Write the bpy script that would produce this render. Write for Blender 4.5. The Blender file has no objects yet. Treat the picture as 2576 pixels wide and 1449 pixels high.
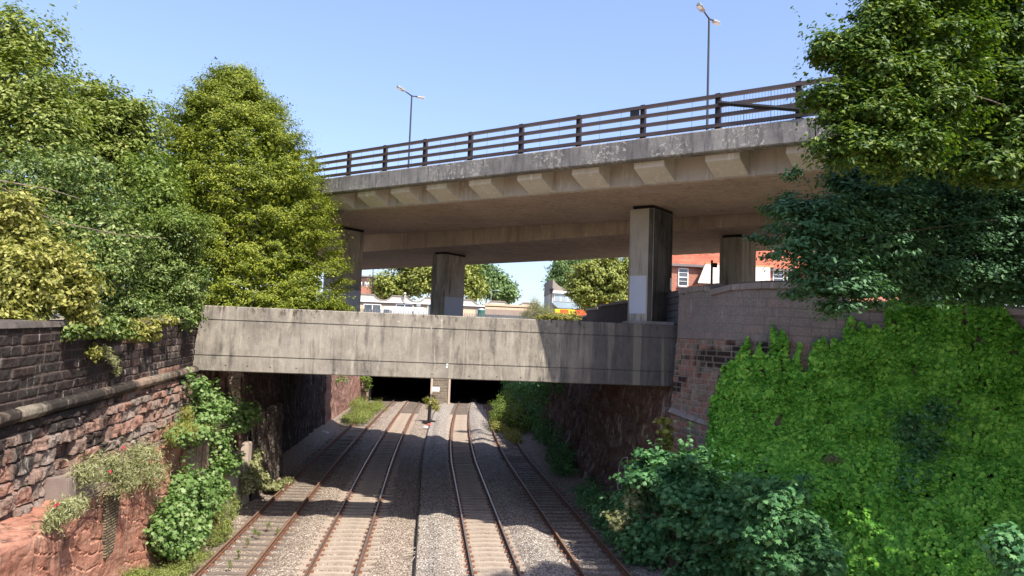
import bpy, math, random
import numpy as np
from mathutils import Matrix, Vector
random.seed(7); RNG = np.random.default_rng(11)
R = math.radians
SC = bpy.context.scene
COL = SC.collection

# ------------------------------------------------------------------ camera (y axis = direction of the tracks, rail tops at z = 0)
FPX = 1946.0
yaw, pit, rol = R(5.95), R(4.37), R(2.1)
CAMP = np.array([0.0, 0.0, 7.4])
cf = np.array([math.sin(yaw)*math.cos(pit), math.cos(yaw)*math.cos(pit), math.sin(pit)])
r0 = np.cross(cf, [0, 0, 1.0]); r0 /= np.linalg.norm(r0); u0 = np.cross(r0, cf)
cr = math.cos(rol)*r0 + math.sin(rol)*u0
cu = -math.sin(rol)*r0 + math.cos(rol)*u0
cam = bpy.data.cameras.new('camera'); camo = bpy.data.objects.new('camera', cam); COL.objects.link(camo)
cam.sensor_width = 36; cam.lens = 36*FPX/2576.0; cam.clip_start = 0.1; cam.clip_end = 3000
camo.matrix_world = Matrix(((cr[0], cu[0], -cf[0], CAMP[0]), (cr[1], cu[1], -cf[1], CAMP[1]), (cr[2], cu[2], -cf[2], CAMP[2]), (0, 0, 0, 1)))
SC.camera = camo

def ray(x, y): return cf + (x-1288)/FPX*cr - (y-724.5)/FPX*cu
def WY(x, y, Y):
    d = ray(x, y); return CAMP + d*Y/d[1]
def WX(x, y, X):
    d = ray(x, y); return CAMP + d*X/d[0]
def WZ(x, y, Z):
    d = ray(x, y); return CAMP + d*(Z-7.4)/d[2]

# ------------------------------------------------------------------ sky and sun
SUN_E = R(50.3); SH = np.array([-0.539, 0.842])
w = bpy.data.worlds.new('World'); SC.world = w; w.use_nodes = True
nt = w.node_tree; bg = nt.nodes['Background']
sky = nt.nodes.new('ShaderNodeTexSky'); sky.sky_type = 'NISHITA'; sky.sun_disc = False
sky.sun_elevation = SUN_E; sky.sun_rotation = math.atan2(-SH[0], -SH[1])
sky.air_density = 1.0; sky.dust_density = 1.0; sky.ozone_density = 2.0
tint = nt.nodes.new('ShaderNodeMix'); tint.data_type = 'RGBA'; tint.blend_type = 'MULTIPLY'; tint.inputs[0].default_value = 1.0
nt.links.new(sky.outputs[0], tint.inputs[6]); tint.inputs[7].default_value = (1.06, 0.97, 1.0, 1)
tcw = nt.nodes.new('ShaderNodeTexCoord'); sw = nt.nodes.new('ShaderNodeSeparateXYZ'); nt.links.new(tcw.outputs['Generated'], sw.inputs[0])
rw = nt.nodes.new('ShaderNodeValToRGB'); nt.links.new(sw.outputs[2], rw.inputs[0]); rw.color_ramp.elements[0].position = 0.0; rw.color_ramp.elements[0].color = (0.56, 0.60, 0.66, 1); rw.color_ramp.elements[1].position = 0.42; rw.color_ramp.elements[1].color = (1, 1, 1, 1)
e_ = rw.color_ramp.elements.new(0.2); e_.color = (0.82, 0.83, 0.88, 1)
t2 = nt.nodes.new('ShaderNodeMix'); t2.data_type = 'RGBA'; t2.blend_type = 'MULTIPLY'; t2.inputs[0].default_value = 1.0
nt.links.new(tint.outputs[2], t2.inputs[6]); nt.links.new(rw.outputs[0], t2.inputs[7]); nt.links.new(t2.outputs[2], bg.inputs[0]); bg.inputs[1].default_value = 0.14
sl = bpy.data.lights.new('sun', 'SUN'); sl.energy = 3.9; sl.angle = R(0.5); sl.color = (1.0, 0.94, 0.84)
so = bpy.data.objects.new('sun', sl); COL.objects.link(so)
sd = Vector((SH[0]*math.cos(SUN_E), SH[1]*math.cos(SUN_E), -math.sin(SUN_E)))
so.rotation_euler = sd.to_track_quat('-Z', 'Y').to_euler(); so.location = (30, -30, 50)
SC.view_settings.view_transform = 'Standard'; SC.view_settings.look = 'None'
SC.view_settings.exposure = 1.10; SC.view_settings.gamma = 1.0

# ------------------------------------------------------------------ tagging and mesh helpers
def tag(o, label=None, cat=None, group=None, kind=None):
    if label: o['label'] = label
    if cat: o['category'] = cat
    if group: o['group'] = group
    if kind: o['kind'] = kind
    return o
def empty(name, loc, label, cat, group=None):
    o = bpy.data.objects.new(name, None); COL.objects.link(o); o.location = loc; o.empty_display_size = 0.3
    return tag(o, label, cat, group)
def link(name, me, mat, parent=None):
    o = bpy.data.objects.new(name, me); COL.objects.link(o)
    for m in (mat if isinstance(mat, (list, tuple)) else [mat]): me.materials.append(m)
    if parent is not None:
        o.parent = parent; o.matrix_parent_inverse = Matrix.Translation(-parent_loc(parent))
    return o
def parent_loc(p):
    v = Vector(p.location)
    q = p.parent
    while q is not None:
        v = v  # children built in world space sit at the origin of their parent chain
        q = q.parent
    return v
def np_mesh(name, V, loops, counts, mi=None, attrs=None, smooth=False):
    me = bpy.data.meshes.new(name)
    V = np.asarray(V, dtype=np.float32); loops = np.asarray(loops, dtype=np.int32).ravel(); counts = np.asarray(counts, dtype=np.int32)
    me.vertices.add(len(V)); me.vertices.foreach_set('co', V.ravel())
    me.loops.add(len(loops)); me.loops.foreach_set('vertex_index', loops)
    me.polygons.add(len(counts)); st = np.zeros(len(counts), dtype=np.int32); st[1:] = np.cumsum(counts)[:-1]
    me.polygons.foreach_set('loop_start', st); me.polygons.foreach_set('loop_total', counts)
    if mi is not None: me.polygons.foreach_set('material_index', np.asarray(mi, dtype=np.int32))
    me.polygons.foreach_set('use_smooth', np.full(len(counts), smooth, dtype=bool))
    me.update(calc_edges=True)
    for k, a in (attrs or {}).items():
        at = me.attributes.new(k, 'FLOAT', 'POINT'); at.data.foreach_set('value', np.asarray(a, dtype=np.float32).ravel())
    me.validate()
    return me
class MB:
    def __init__(s): s.v = []; s.f = []; s.m = []
    def face(s, pts, m=0):
        b = len(s.v); s.v += [tuple(p) for p in pts]; s.f.append(tuple(range(b, b+len(pts)))); s.m.append(m)
    def box(s, lo, hi, m=0, bev=0.0):
        x0, y0, z0 = lo; x1, y1, z1 = hi
        s.hexa([(x0, y0, z0), (x1, y0, z0), (x1, y1, z0), (x0, y1, z0), (x0, y0, z1), (x1, y0, z1), (x1, y1, z1), (x0, y1, z1)], m)
    def hexa(s, p, m=0):
        b = len(s.v); s.v += [tuple(q) for q in p]
        for f in ((0, 3, 2, 1), (4, 5, 6, 7), (0, 1, 5, 4), (1, 2, 6, 5), (2, 3, 7, 6), (3, 0, 4, 7)):
            s.f.append(tuple(b+i for i in f)); s.m.append(m)
    def obox(s, c, ux, uy, hx, hy, z0, z1, m=0):   # oriented box: centre xy, unit axes, half sizes
        c = np.array(c[:2]); ux = np.array(ux[:2]); uy = np.array(uy[:2]); P = []
        for z in (z0, z1):
            for a, b in ((-1, -1), (1, -1), (1, 1), (-1, 1)):
                q = c+ux*hx*a+uy*hy*b; P.append((q[0], q[1], z))
        s.hexa(P, m)
    def tube(s, pts, rad, n=8, m=0, cap=True):
        pts = [Vector(p) for p in pts]; rad = rad if isinstance(rad, (list, tuple)) else [rad]*len(pts)
        b = len(s.v)
        for i, p in enumerate(pts):
            d = (pts[min(i+1, len(pts)-1)]-pts[max(i-1, 0)]).normalized()
            a = d.orthogonal().normalized() if abs(d.z) > 0.9 else d.cross(Vector((0, 0, 1))).normalized(); c = d.cross(a)
            for k in range(n):
                t = 2*math.pi*k/n; s.v.append(tuple(p+(a*math.cos(t)+c*math.sin(t))*rad[i]))
        for i in range(len(pts)-1):
            for k in range(n):
                s.f.append((b+i*n+k, b+i*n+(k+1) % n, b+(i+1)*n+(k+1) % n, b+(i+1)*n+k)); s.m.append(m)
        if cap:
            s.f.append(tuple(b+k for k in reversed(range(n)))); s.m.append(m)
            e = b+(len(pts)-1)*n; s.f.append(tuple(e+k for k in range(n))); s.m.append(m)
    def prism(s, prof, fn, ts, m=0, cap=True):      # closed profile [(a,b)], fn(t,a,b)->xyz
        n = len(prof); b = len(s.v)
        for t in ts:
            for a, c in prof: s.v.append(tuple(fn(t, a, c)))
        for i in range(len(ts)-1):
            for k in range(n):
                s.f.append((b+i*n+k, b+i*n+(k+1) % n, b+(i+1)*n+(k+1) % n, b+(i+1)*n+k)); s.m.append(m)
        if cap:
            s.f.append(tuple(b+k for k in reversed(range(n)))); s.m.append(m)
            e = b+(len(ts)-1)*n; s.f.append(tuple(e+k for k in range(n))); s.m.append(m)
    def build(s, name, mat, parent=None, smooth=False, bevel=0.0, weld=False):
        me = bpy.data.meshes.new(name); me.from_pydata(s.v, [], s.f); me.polygons.foreach_set('material_index', s.m)
        if smooth: me.polygons.foreach_set('use_smooth', [True]*len(s.f))
        me.update()
        import bmesh
        bm = bmesh.new(); bm.from_mesh(me); bmesh.ops.recalc_face_normals(bm, faces=bm.faces)
        if bevel > 0:
            es = [e for e in bm.edges if len(e.link_faces) == 2 and e.calc_face_angle(0) > 0.6]
            bmesh.ops.bevel(bm, geom=es, offset=bevel, segments=2, affect='EDGES', clamp_overlap=True)
        bm.to_mesh(me); bm.free()
        return link(name, me, mat, parent)

# value noise in numpy
def _h(i, j, k, s):
    n = (i*374761393 + j*668265263 + k*2147483647 + s*974634777) & 0xffffffff
    n = ((n ^ (n >> 13)) * 1274126177) & 0xffffffff
    n = ((n ^ (n >> 16)) * 2246822519) & 0xffffffff
    return (n & 0xffffff)/float(0xffffff)
def vn(x, y, z=0.0, s=1):
    x, y, z = np.broadcast_arrays(np.asarray(x, float), np.asarray(y, float), np.asarray(z, float))
    xi = np.floor(x).astype(np.int64); yi = np.floor(y).astype(np.int64); zi = np.floor(z).astype(np.int64)
    fx, fy, fz = x-xi, y-yi, z-zi
    fx = fx*fx*(3-2*fx); fy = fy*fy*(3-2*fy); fz = fz*fz*(3-2*fz); o = 0
    for a in (0, 1):
        for b in (0, 1):
            for c in (0, 1):
                wgt = (fx if a else 1-fx)*(fy if b else 1-fy)*(fz if c else 1-fz)
                o = o + wgt*_h(xi+a, yi+b, zi+c, s)
    return o
def fbm(x, y, z=0.0, o=4, s=1):
    t = 0; a = 0.5
    for i in range(o):
        t = t + a*vn(np.asarray(x)*2**i, np.asarray(y)*2**i, np.asarray(z)*2**i, s+i*7); a *= 0.5
    return t

# ------------------------------------------------------------------ materials
class NM:
    def __init__(s, name):
        s.mat = bpy.data.materials.new(name); s.mat.use_nodes = True; s.t = s.mat.node_tree; s.t.nodes.clear()
        s.o = s.t.nodes.new('ShaderNodeOutputMaterial')
    def N(s, t, **k):
        n = s.t.nodes.new(t)
        for a, b in k.items(): setattr(n, a, b)
        return n
    def put(s, sock, v):
        if isinstance(v, bpy.types.NodeSocket): s.t.links.new(v, sock)
        elif v is not None:
            if sock.type == 'RGBA' and not hasattr(v, '__len__'): v = (v, v, v, 1)
            if sock.type == 'RGBA' and len(v) == 3: v = (*v, 1)
            sock.default_value = v
    def co(s, scale=(1, 1, 1), loc=(0, 0, 0)):
        if not hasattr(s, '_c'): s._c = s.N('ShaderNodeTexCoord').outputs['Object']
        m = s.N('ShaderNodeMapping'); s.t.links.new(s._c, m.inputs[0]); m.inputs['Scale'].default_value = scale; m.inputs['Location'].default_value = loc
        return m.outputs[0]
    def noise(s, scale, det=4, rough=0.55, vec=None, dist=0.0):
        n = s.N('ShaderNodeTexNoise'); s.put(n.inputs['Vector'], vec if vec is not None else s.co())
        n.inputs['Scale'].default_value = scale; n.inputs['Detail'].default_value = det; n.inputs['Roughness'].default_value = rough; n.inputs['Distortion'].default_value = dist
        return n.outputs['Fac']
    def vor(s, scale, vec=None, feature='F1', out='Color', rnd=1.0):
        n = s.N('ShaderNodeTexVoronoi', feature=feature); s.put(n.inputs['Vector'], vec if vec is not None else s.co()); n.inputs['Scale'].default_value = scale
        n.inputs['Randomness'].default_value = rnd
        return n.outputs[out]
    def attr(s, name): return s.N('ShaderNodeAttribute', attribute_name=name).outputs['Fac']
    def ramp(s, fac, stops, interp='LINEAR'):
        r = s.N('ShaderNodeValToRGB'); r.color_ramp.interpolation = interp; e = r.color_ramp.elements
        while len(e) < len(stops): e.new(0.5)
        for i, (p, c) in enumerate(stops):
            e[i].position = p; c = c if hasattr(c, '__len__') else (c, c, c); e[i].color = (*c, 1)
        s.put(r.inputs[0], fac); return r.outputs[0]
    def mix(s, f, a, b, bl='MIX'):
        m = s.N('ShaderNodeMix', data_type='RGBA', blend_type=bl); s.put(m.inputs[0], f); s.put(m.inputs[6], a); s.put(m.inputs[7], b); return m.outputs[2]
    def math(s, op, a, b=0.0, c=0.0):
        m = s.N('ShaderNodeMath', operation=op); s.put(m.inputs[0], a); s.put(m.inputs[1], b); s.put(m.inputs[2], c); return m.outputs[0]
    def bump(s, h, st=0.5, dist=0.02):
        b = s.N('ShaderNodeBump'); s.put(b.inputs['Height'], h); b.inputs['Strength'].default_value = st; b.inputs['Distance'].default_value = dist; return b.outputs[0]
    def fin(s, col, rough=0.85, nrm=None, spec=0.3, metal=0.0, emit=None):
        p = s.N('ShaderNodeBsdfPrincipled'); s.put(p.inputs['Base Color'], col); s.put(p.inputs['Roughness'], rough)
        p.inputs['Specular IOR Level'].default_value = spec; p.inputs['Metallic'].default_value = metal
        if nrm is not None: s.put(p.inputs['Normal'], nrm)
        s.t.links.new(p.outputs[0], s.o.inputs[0]); return s.mat
def plain(name, col, rough=0.7, var=0.15, sc=4.0, metal=0.0, spec=0.3, bump=0.0):
    m = NM(name); f = m.noise(sc, 5); c = m.mix(f, tuple(x*(1-var) for x in col), tuple(min(1, x*(1+var)) for x in col))
    c = m.mix(m.ramp(m.noise(sc*0.35, 5, 0.6, m.co((1, 1, 0.3))), [(0.45, 0.0), (0.75, 1.0)]), c, tuple(x*(1-1.3*var) for x in col))
    return m.fin(c, rough, m.bump(m.noise(sc*12, 3), 0.3, bump) if bump else None, spec, metal)

def concrete(name, lo, hi, dark, streak=0.6, speck=0.5, beam=False):
    m = NM(name)
    base = m.ramp(m.noise(0.55, 6, 0.62), [(0.3, lo), (0.7, hi)])
    sv = m.co((1.0, 1.0, 0.10))
    s1 = m.noise(2.6, 6, 0.7, sv)                    # runs of rain down the face
    base = m.mix(m.math('MULTIPLY', m.ramp(s1, [(0.5, 0.0), (0.66, 1.0)]), streak), base, dark)
    s2 = m.noise(5.0, 5, 0.65, m.co((1, 1, 0.16), (7, 3, 1)))
    base = m.mix(m.math('MULTIPLY', m.ramp(s2, [(0.56, 0.0), (0.68, 1.0)]), 0.55), base, tuple(min(1, c*1.5) for c in hi))
    sp = m.noise(16, 3, 0.7, m.co((1, 1, 0.55)))
    base = m.mix(m.math('MULTIPLY', m.ramp(sp, [(0.66, 0.0), (0.72, 1.0)]), speck), base, tuple(c*0.35 for c in dark))
    if beam:       # darker towards the right hand end, moss runs under the top edge, pale patches
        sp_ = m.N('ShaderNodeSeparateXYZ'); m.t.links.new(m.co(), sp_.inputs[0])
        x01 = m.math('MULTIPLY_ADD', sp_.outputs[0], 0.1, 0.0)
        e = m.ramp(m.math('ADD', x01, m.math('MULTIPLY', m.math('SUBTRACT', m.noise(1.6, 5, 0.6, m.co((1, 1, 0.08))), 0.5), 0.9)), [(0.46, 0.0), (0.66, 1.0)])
        right_dark = e
        base = m.mix(m.math('MULTIPLY', m.ramp(m.noise(2.2, 7, 0.75, m.co((1, 1, 0.6), (1, 1, 5))), [(0.45, 0.0), (0.62, 1.0)]), 0.45), base, (0.40, 0.36, 0.285))
        base = m.mix(m.math('MULTIPLY', m.ramp(m.noise(24, 4, 0.7), [(0.6, 0.0), (0.66, 1.0)]), 0.5), base, (0.10, 0.085, 0.075))
        pale = m.ramp(m.noise(3.2, 4, 0.6, m.co((1, 1, 0.05), (4, 0, 0))), [(0.62, 0.0), (0.66, 1.0)])
        base = m.mix(m.math('MULTIPLY', pale, 0.5), base, (0.36, 0.33, 0.26))
        base = m.mix(m.math('MULTIPLY', right_dark, 0.72), base, (0.05, 0.048, 0.055))
        base = m.mix(m.math('MULTIPLY', m.math('MULTIPLY', m.ramp(m.noise(2.6, 3, 0.5, m.co((1, 1, 0.03), (8, 0, 0))), [(0.6, 0.0), (0.63, 1.0)]), right_dark), 0.55), base, (0.25, 0.23, 0.18))
        moss = m.math('MULTIPLY', m.ramp(m.noise(7, 5, 0.7, m.co((1, 1, 0.35))), [(0.55, 0.0), (0.6, 1.0)]), m.ramp(m.math('ADD', m.math('MULTIPLY', m.math('SUBTRACT', sp_.outputs[2], 7.9), 0.9), m.math('MULTIPLY', m.noise(0.9, 3, 0.5, m.co((1, 1, 0.2), (3, 0, 0))), 0.8)), [(0.62, 0.0), (0.95, 1.0)]))
        base = m.mix(m.math('MULTIPLY', moss, 0.8), base, (0.06, 0.035, 0.022))
    h = m.math('ADD', m.noise(9, 6, 0.7), m.math('MULTIPLY', m.noise(45, 3), 0.5))
    return m.fin(base, 0.9, m.bump(h, 0.45, 0.02), 0.15)

def stone(name, reds, greys, soot_amt, white_amt=0.5, mortar=(0.12, 0.09, 0.075), sootcol=(0.022, 0.019, 0.018), sootr=0.45):
    m = NM(name)
    r = m.attr('rnd'); j = m.attr('joint')
    rr = m.math('FRACT', m.math('MULTIPLY', r, 7.31))
    col = m.mix(m.ramp(rr, [(0.1, 0.0), (0.75, 1.0)]), m.ramp(m.noise(2.2, 6, 0.65), [(0.3, reds[0]), (0.7, reds[1])]), m.ramp(m.noise(2.8, 6, 0.65), [(0.3, greys[0]), (0.7, greys[1])]))
    fine = m.ramp(m.noise(22, 5, 0.7), [(0.3, 0.55), (0.7, 1.25)])
    col = m.mix(1.0, col, fine, 'MULTIPLY')
    so_ = m.math('ADD', m.math('MULTIPLY', r, sootr), m.noise(0.42, 5, 0.6, m.co((1, 1, 0.8))))
    so_ = m.math('ADD', so_, m.math('MULTIPLY', m.attr('soot'), 1.0))
    so_ = m.math('ADD', so_, m.math('MULTIPLY', m.math('SUBTRACT', m.noise(3.0, 6, 0.7, m.co((1, 1, 0.22))), 0.5), 0.9))
    f = m.ramp(so_, [(0.80-soot_amt, 0.0), (1.0-soot_amt, 1.0)])
    col = m.mix(m.math('MULTIPLY', f, 0.93), col, sootcol)
    wh = m.math('MULTIPLY', m.ramp(m.noise(5.5, 6, 0.72, m.co((1, 1, 0.14), (2, 5, 0))), [(0.575, 0.0), (0.66, 1.0)]), m.ramp(m.noise(0.8, 3, 0.5, m.co((1, 1, 1), (9, 2, 4))), [(0.42, 0.0), (0.6, 1.0)]))
    col = m.mix(m.math('MULTIPLY', wh, white_amt), col, (0.42, 0.38, 0.33))
    col = m.mix(m.math('MULTIPLY', m.math('SUBTRACT', 1.0, j), 0.75), col, mortar)
    h = m.math('ADD', m.noise(10, 6, 0.7), m.math('MULTIPLY', m.noise(40, 3), 0.4))
    return m.fin(col, 0.92, m.bump(h, 0.6, 0.03), 0.12)

def rockmat(name, a, b, c, soot=0.15, white=0.4, green=0.0, vs=0.09):
    m = NM(name)
    col = m.ramp(m.noise(0.9, 7, 0.65, m.co((1, 1, 2.2)), 0.4), [(0.3, a), (0.55, b), (0.75, c)])
    col = m.mix(m.ramp(m.noise(3.5, 6, 0.7, m.co((1, 0.5, 3.0)), 0.6), [(0.52, 0.0), (0.68, 0.8)]), col, tuple(x*0.45 for x in a))
    st = m.noise(2.4, 6, 0.7, m.co((1, 1, vs)))
    col = m.mix(m.math('MULTIPLY', m.ramp(m.math('ADD', st, m.attr('soot')), [(0.66-soot, 0.0), (0.8-soot, 1.0)]), 0.9), col, (0.03, 0.022, 0.02))
    wt = m.math('MULTIPLY', m.ramp(m.noise(4.5 if vs < .1 else 1.6, 6, 0.7, m.co((1, 1, vs+.03), (3, 1, 0))), [(0.57, 0.0), (0.63, 1.0)]), white)
    col = m.mix(wt, col, (0.42, 0.38, 0.33))
    if green: col = m.mix(m.math('MULTIPLY', m.ramp(m.noise(1.3, 5, 0.6), [(0.5, 0.0), (0.62, 1.0)]), green), col, (0.05, 0.07, 0.02))
    return m.fin(col, 0.93, m.bump(m.noise(8, 7, 0.7), 0.7, 0.05), 0.1)

def leafmat(name, dk, md, lt, trans=0.32, rough=0.5, spec=0.35, var=0.35):
    m = NM(name)
    rnd = m.N('ShaderNodeNewGeometry').outputs['Random Per Island']
    f = m.math('ADD', m.math('MULTIPLY', rnd, 0.65), m.math('MULTIPLY', m.noise(0.7, 4, 0.6), 0.35))
    col = m.ramp(f, [(0.12, dk), (0.5, md), (0.86, lt)])
    p = m.N('ShaderNodeBsdfPrincipled'); m.put(p.inputs['Base Color'], col); p.inputs['Roughness'].default_value = rough; p.inputs['Specular IOR Level'].default_value = spec
    t = m.N('ShaderNodeBsdfTranslucent'); m.put(t.inputs[0], m.mix(1.0, col, (1.25, 1.35, 0.55), 'MULTIPLY'))
    mx = m.N('ShaderNodeMixShader'); mx.inputs[0].default_value = trans
    m.t.links.new(p.outputs[0], mx.inputs[1]); m.t.links.new(t.outputs[0], mx.inputs[2]); m.t.links.new(mx.outputs[0], m.o.inputs[0])
    return m.mat

def brickmat(name, c1, c2, mort, bw=0.225, bh=0.075, axis='x', ms=0.012, spots=0.25):
    m = NM(name); tc = m.N('ShaderNodeTexCoord'); sp = m.N('ShaderNodeSeparateXYZ'); m.t.links.new(tc.outputs['Object'], sp.inputs[0])
    cb = m.N('ShaderNodeCombineXYZ'); m.t.links.new(sp.outputs[0 if axis == 'x' else 1], cb.inputs[0]); m.t.links.new(sp.outputs[2], cb.inputs[1])
    b = m.N('ShaderNodeTexBrick'); m.t.links.new(cb.outputs[0], b.inputs[0]); b.inputs['Scale'].default_value = 1.0
    b.inputs['Color1'].default_value = (*c1, 1); b.inputs['Color2'].default_value = (*c2, 1); b.inputs['Mortar'].default_value = (*mort, 1)
    b.inputs['Brick Width'].default_value = bw; b.inputs['Row Height'].default_value = bh; b.inputs['Mortar Size'].default_value = ms; b.inputs['Mortar Smooth'].default_value = 0.2
    col = m.mix(m.math('MULTIPLY', m.ramp(m.noise(1.4, 6, 0.7), [(0.45, 0.0), (0.7, 1.0)]), spots), b.outputs['Color'], tuple(x*0.35 for x in c2))
    return m.fin(col, 0.9, m.bump(b.outputs['Fac'], -0.3, 0.01), 0.15)

def ballast(name):
    m = NM(name)
    v = m.vor(18, None, 'F1', 'Color'); d = m.vor(18, None, 'F1', 'Distance')
    sepr = m.N('ShaderNodeSeparateColor'); m.t.links.new(v, sepr.inputs[0])
    stonec = m.ramp(sepr.outputs[0], [(0.0, (0.24, 0.20, 0.175)), (0.35, (0.43, 0.375, 0.33)), (0.7, (0.58, 0.525, 0.465)), (1.0, (0.80, 0.76, 0.70))])
    browner = m.ramp(sepr.outputs[1], [(0.0, (0.23, 0.175, 0.14)), (0.5, (0.44, 0.355, 0.285)), (1.0, (0.68, 0.59, 0.49))])
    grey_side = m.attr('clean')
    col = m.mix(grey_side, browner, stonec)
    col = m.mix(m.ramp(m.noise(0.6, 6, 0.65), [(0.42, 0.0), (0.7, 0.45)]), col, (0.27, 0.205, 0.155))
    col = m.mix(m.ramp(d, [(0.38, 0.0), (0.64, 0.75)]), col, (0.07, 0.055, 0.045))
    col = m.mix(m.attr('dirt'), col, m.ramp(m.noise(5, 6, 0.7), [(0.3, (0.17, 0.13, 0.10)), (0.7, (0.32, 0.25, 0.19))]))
    h = m.math('SUBTRACT', 1.0, d)
    return m.fin(col, 0.95, m.bump(h, 1.0, 0.045), 0.1)

M = {}
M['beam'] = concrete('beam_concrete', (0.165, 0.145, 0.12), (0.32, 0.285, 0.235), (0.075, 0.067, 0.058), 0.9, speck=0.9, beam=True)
M['deck'] = concrete('deck_concrete', (0.40, 0.345, 0.29), (0.52, 0.455, 0.385), (0.2, 0.17, 0.14), 0.35, speck=0.1)
M['soffit'] = concrete('soffit_concrete', (0.42, 0.32, 0.255), (0.56, 0.44, 0.36), (0.24, 0.175, 0.135), 0.5, speck=0.2)
M['bracket'] = concrete('bracket_concrete', (0.60, 0.53, 0.45), (0.72, 0.645, 0.55), (0.42, 0.36, 0.30), 0.25, speck=0.05)  # lighter than the web concrete: light bounced off the ground put into the colour
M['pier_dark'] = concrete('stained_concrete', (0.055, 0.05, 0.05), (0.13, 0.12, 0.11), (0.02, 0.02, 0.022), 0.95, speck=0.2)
M['pier'] = concrete('pier_concrete', (0.34, 0.305, 0.255), (0.46, 0.415, 0.35), (0.10, 0.09, 0.08), 0.75, speck=0.2)
def fascia_mat():
    m = NM('fascia_concrete')
    base = m.ramp(m.noise(0.8, 6, 0.6), [(0.35, (0.19, 0.175, 0.16)), (0.7, (0.34, 0.31, 0.275))])
    base = m.mix(m.math('MULTIPLY', m.ramp(m.noise(4.5, 6, 0.7, m.co((1, 1, 0.15))), [(0.48, 0.0), (0.62, 1.0)]), 0.6), base, (0.09, 0.085, 0.09))
    lich = m.math('MULTIPLY', m.ramp(m.noise(7.5, 4, 0.6, None, 0.5), [(0.56, 0.0), (0.6, 1.0)]), m.ramp(m.noise(0.55, 2, 0.5), [(0.42, 0.0), (0.55, 1.0)]))
    base = m.mix(m.math('MULTIPLY', lich, 0.85), base, (0.50, 0.47, 0.40))
    return m.fin(base, 0.9, m.bump(m.noise(12, 6, 0.7), 0.5, 0.02), 0.15)
M['fascia'] = fascia_mat()
M['rail_brown'] = plain('brown_paint', (0.085, 0.058, 0.052), 0.45, 0.25, 3, 0, 0.4)
M['black'] = plain('black_metal', (0.02, 0.02, 0.022), 0.5, 0.2)
M['lamp_grey'] = plain('lamp_column_paint', (0.03, 0.03, 0.038), 0.45, 0.15, 3)
M['lamp_head'] = plain('lamp_head_paint', (0.28, 0.29, 0.29), 0.4, 0.1)
M['paint'] = plain('pale_blue_paint', (0.52, 0.55, 0.62), 0.7, 0.05, 2)  # white paint with the blue of the shade mixed into its colour
M['paint_grey'] = plain('mid_grey_paint', (0.25, 0.25, 0.26), 0.7, 0.05, 2)
M['bearing'] = plain('dark_bearing', (0.018, 0.016, 0.016), 0.8, 0.2)
M['lwall'] = stone('left_wall_stone', ((0.21, 0.11, 0.08), (0.38, 0.22, 0.165)), ((0.14, 0.11, 0.09), (0.32, 0.255, 0.215)), 0.17, 0.85)
M['lwall_low'] = M['lwall']
M['string'] = stone('string_course_stone', ((0.2, 0.14, 0.10), (0.32, 0.235, 0.18)), ((0.15, 0.13, 0.095), (0.28, 0.24, 0.185)), 0.12, 0.5)
M['rwall'] = stone('right_wall_stone', ((0.25, 0.115, 0.085), (0.38, 0.21, 0.16)), ((0.17, 0.145, 0.115), (0.31, 0.26, 0.21)), -0.02, 0.35, mortar=(0.36, 0.30, 0.25), sootr=0.25)
M['pale'] = stone('painted_block', ((0.25, 0.20, 0.18), (0.31, 0.25, 0.225)), ((0.22, 0.19, 0.175), (0.28, 0.245, 0.225)), -0.2, 0.5, mortar=(0.16, 0.13, 0.12), sootcol=(0.12, 0.1, 0.1))

M['rock'] = rockmat('red_sandstone', (0.29, 0.125, 0.085), (0.41, 0.205, 0.14), (0.50, 0.31, 0.225), 0.12, 0.4)
M['cliff'] = rockmat('sooty_cliff', (0.10, 0.055, 0.045), (0.17, 0.115, 0.10), (0.30, 0.255, 0.24), 0.08, 0.75, 0.35, vs=0.4)
M['cliff2'] = rockmat('abutment_stone', (0.20, 0.14, 0.11), (0.30, 0.22, 0.17), (0.36, 0.31, 0.26), 0.12, 0.7)
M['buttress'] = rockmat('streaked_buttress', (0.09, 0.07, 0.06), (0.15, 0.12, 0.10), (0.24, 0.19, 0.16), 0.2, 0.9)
M['ballast'] = ballast('ballast_stone')
def railmat():
    m = NM('rusty_rail'); g = m.N('ShaderNodeNewGeometry'); sp = m.N('ShaderNodeSeparateXYZ'); m.t.links.new(g.outputs['Normal'], sp.inputs[0])
    rust = m.ramp(m.noise(6, 6, 0.7), [(0.3, (0.08, 0.04, 0.028)), (0.7, (0.20, 0.105, 0.065))])
    return m.fin(rust, 0.75, m.bump(m.noise(30, 4), 0.4, 0.005), 0.3)
M['rail'] = railmat()
M['rail_top'] = plain('worn_rail_head', (0.33, 0.27, 0.235), 0.35, 0.12, 4, 0.6, 0.5)
M['rail_top_rust'] = plain('rusty_rail_head', (0.27, 0.17, 0.115), 0.5, 0.2, 4, 0.2, 0.4)
M['sleeper'] = plain('dusty_sleeper', (0.40, 0.325, 0.26), 0.95, 0.3, 2.5, bump=0.01)
M['sleeper_old'] = plain('old_timber_sleeper', (0.18, 0.145, 0.12), 0.95, 0.4, 2.5, bump=0.015)
M['chair'] = plain('rusty_chair', (0.22, 0.095, 0.055), 0.85, 0.3, 6)
M['earth'] = plain('dry_earth', (0.34, 0.29, 0.21), 1.0, 0.35, 1.2, bump=0.03)
M['soil'] = plain('shaded_soil', (0.045, 0.04, 0.025), 1.0, 0.3, 1.5)  # dark backing so that gaps in the ivy read as shade
M['road'] = plain('asphalt', (0.06, 0.06, 0.06), 0.9, 0.2, 2)
M['bark'] = plain('bark', (0.10, 0.078, 0.058), 0.95, 0.35, 5, bump=0.02)
M['twig'] = plain('dry_twig', (0.22, 0.17, 0.12), 0.95, 0.3, 5)
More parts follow.
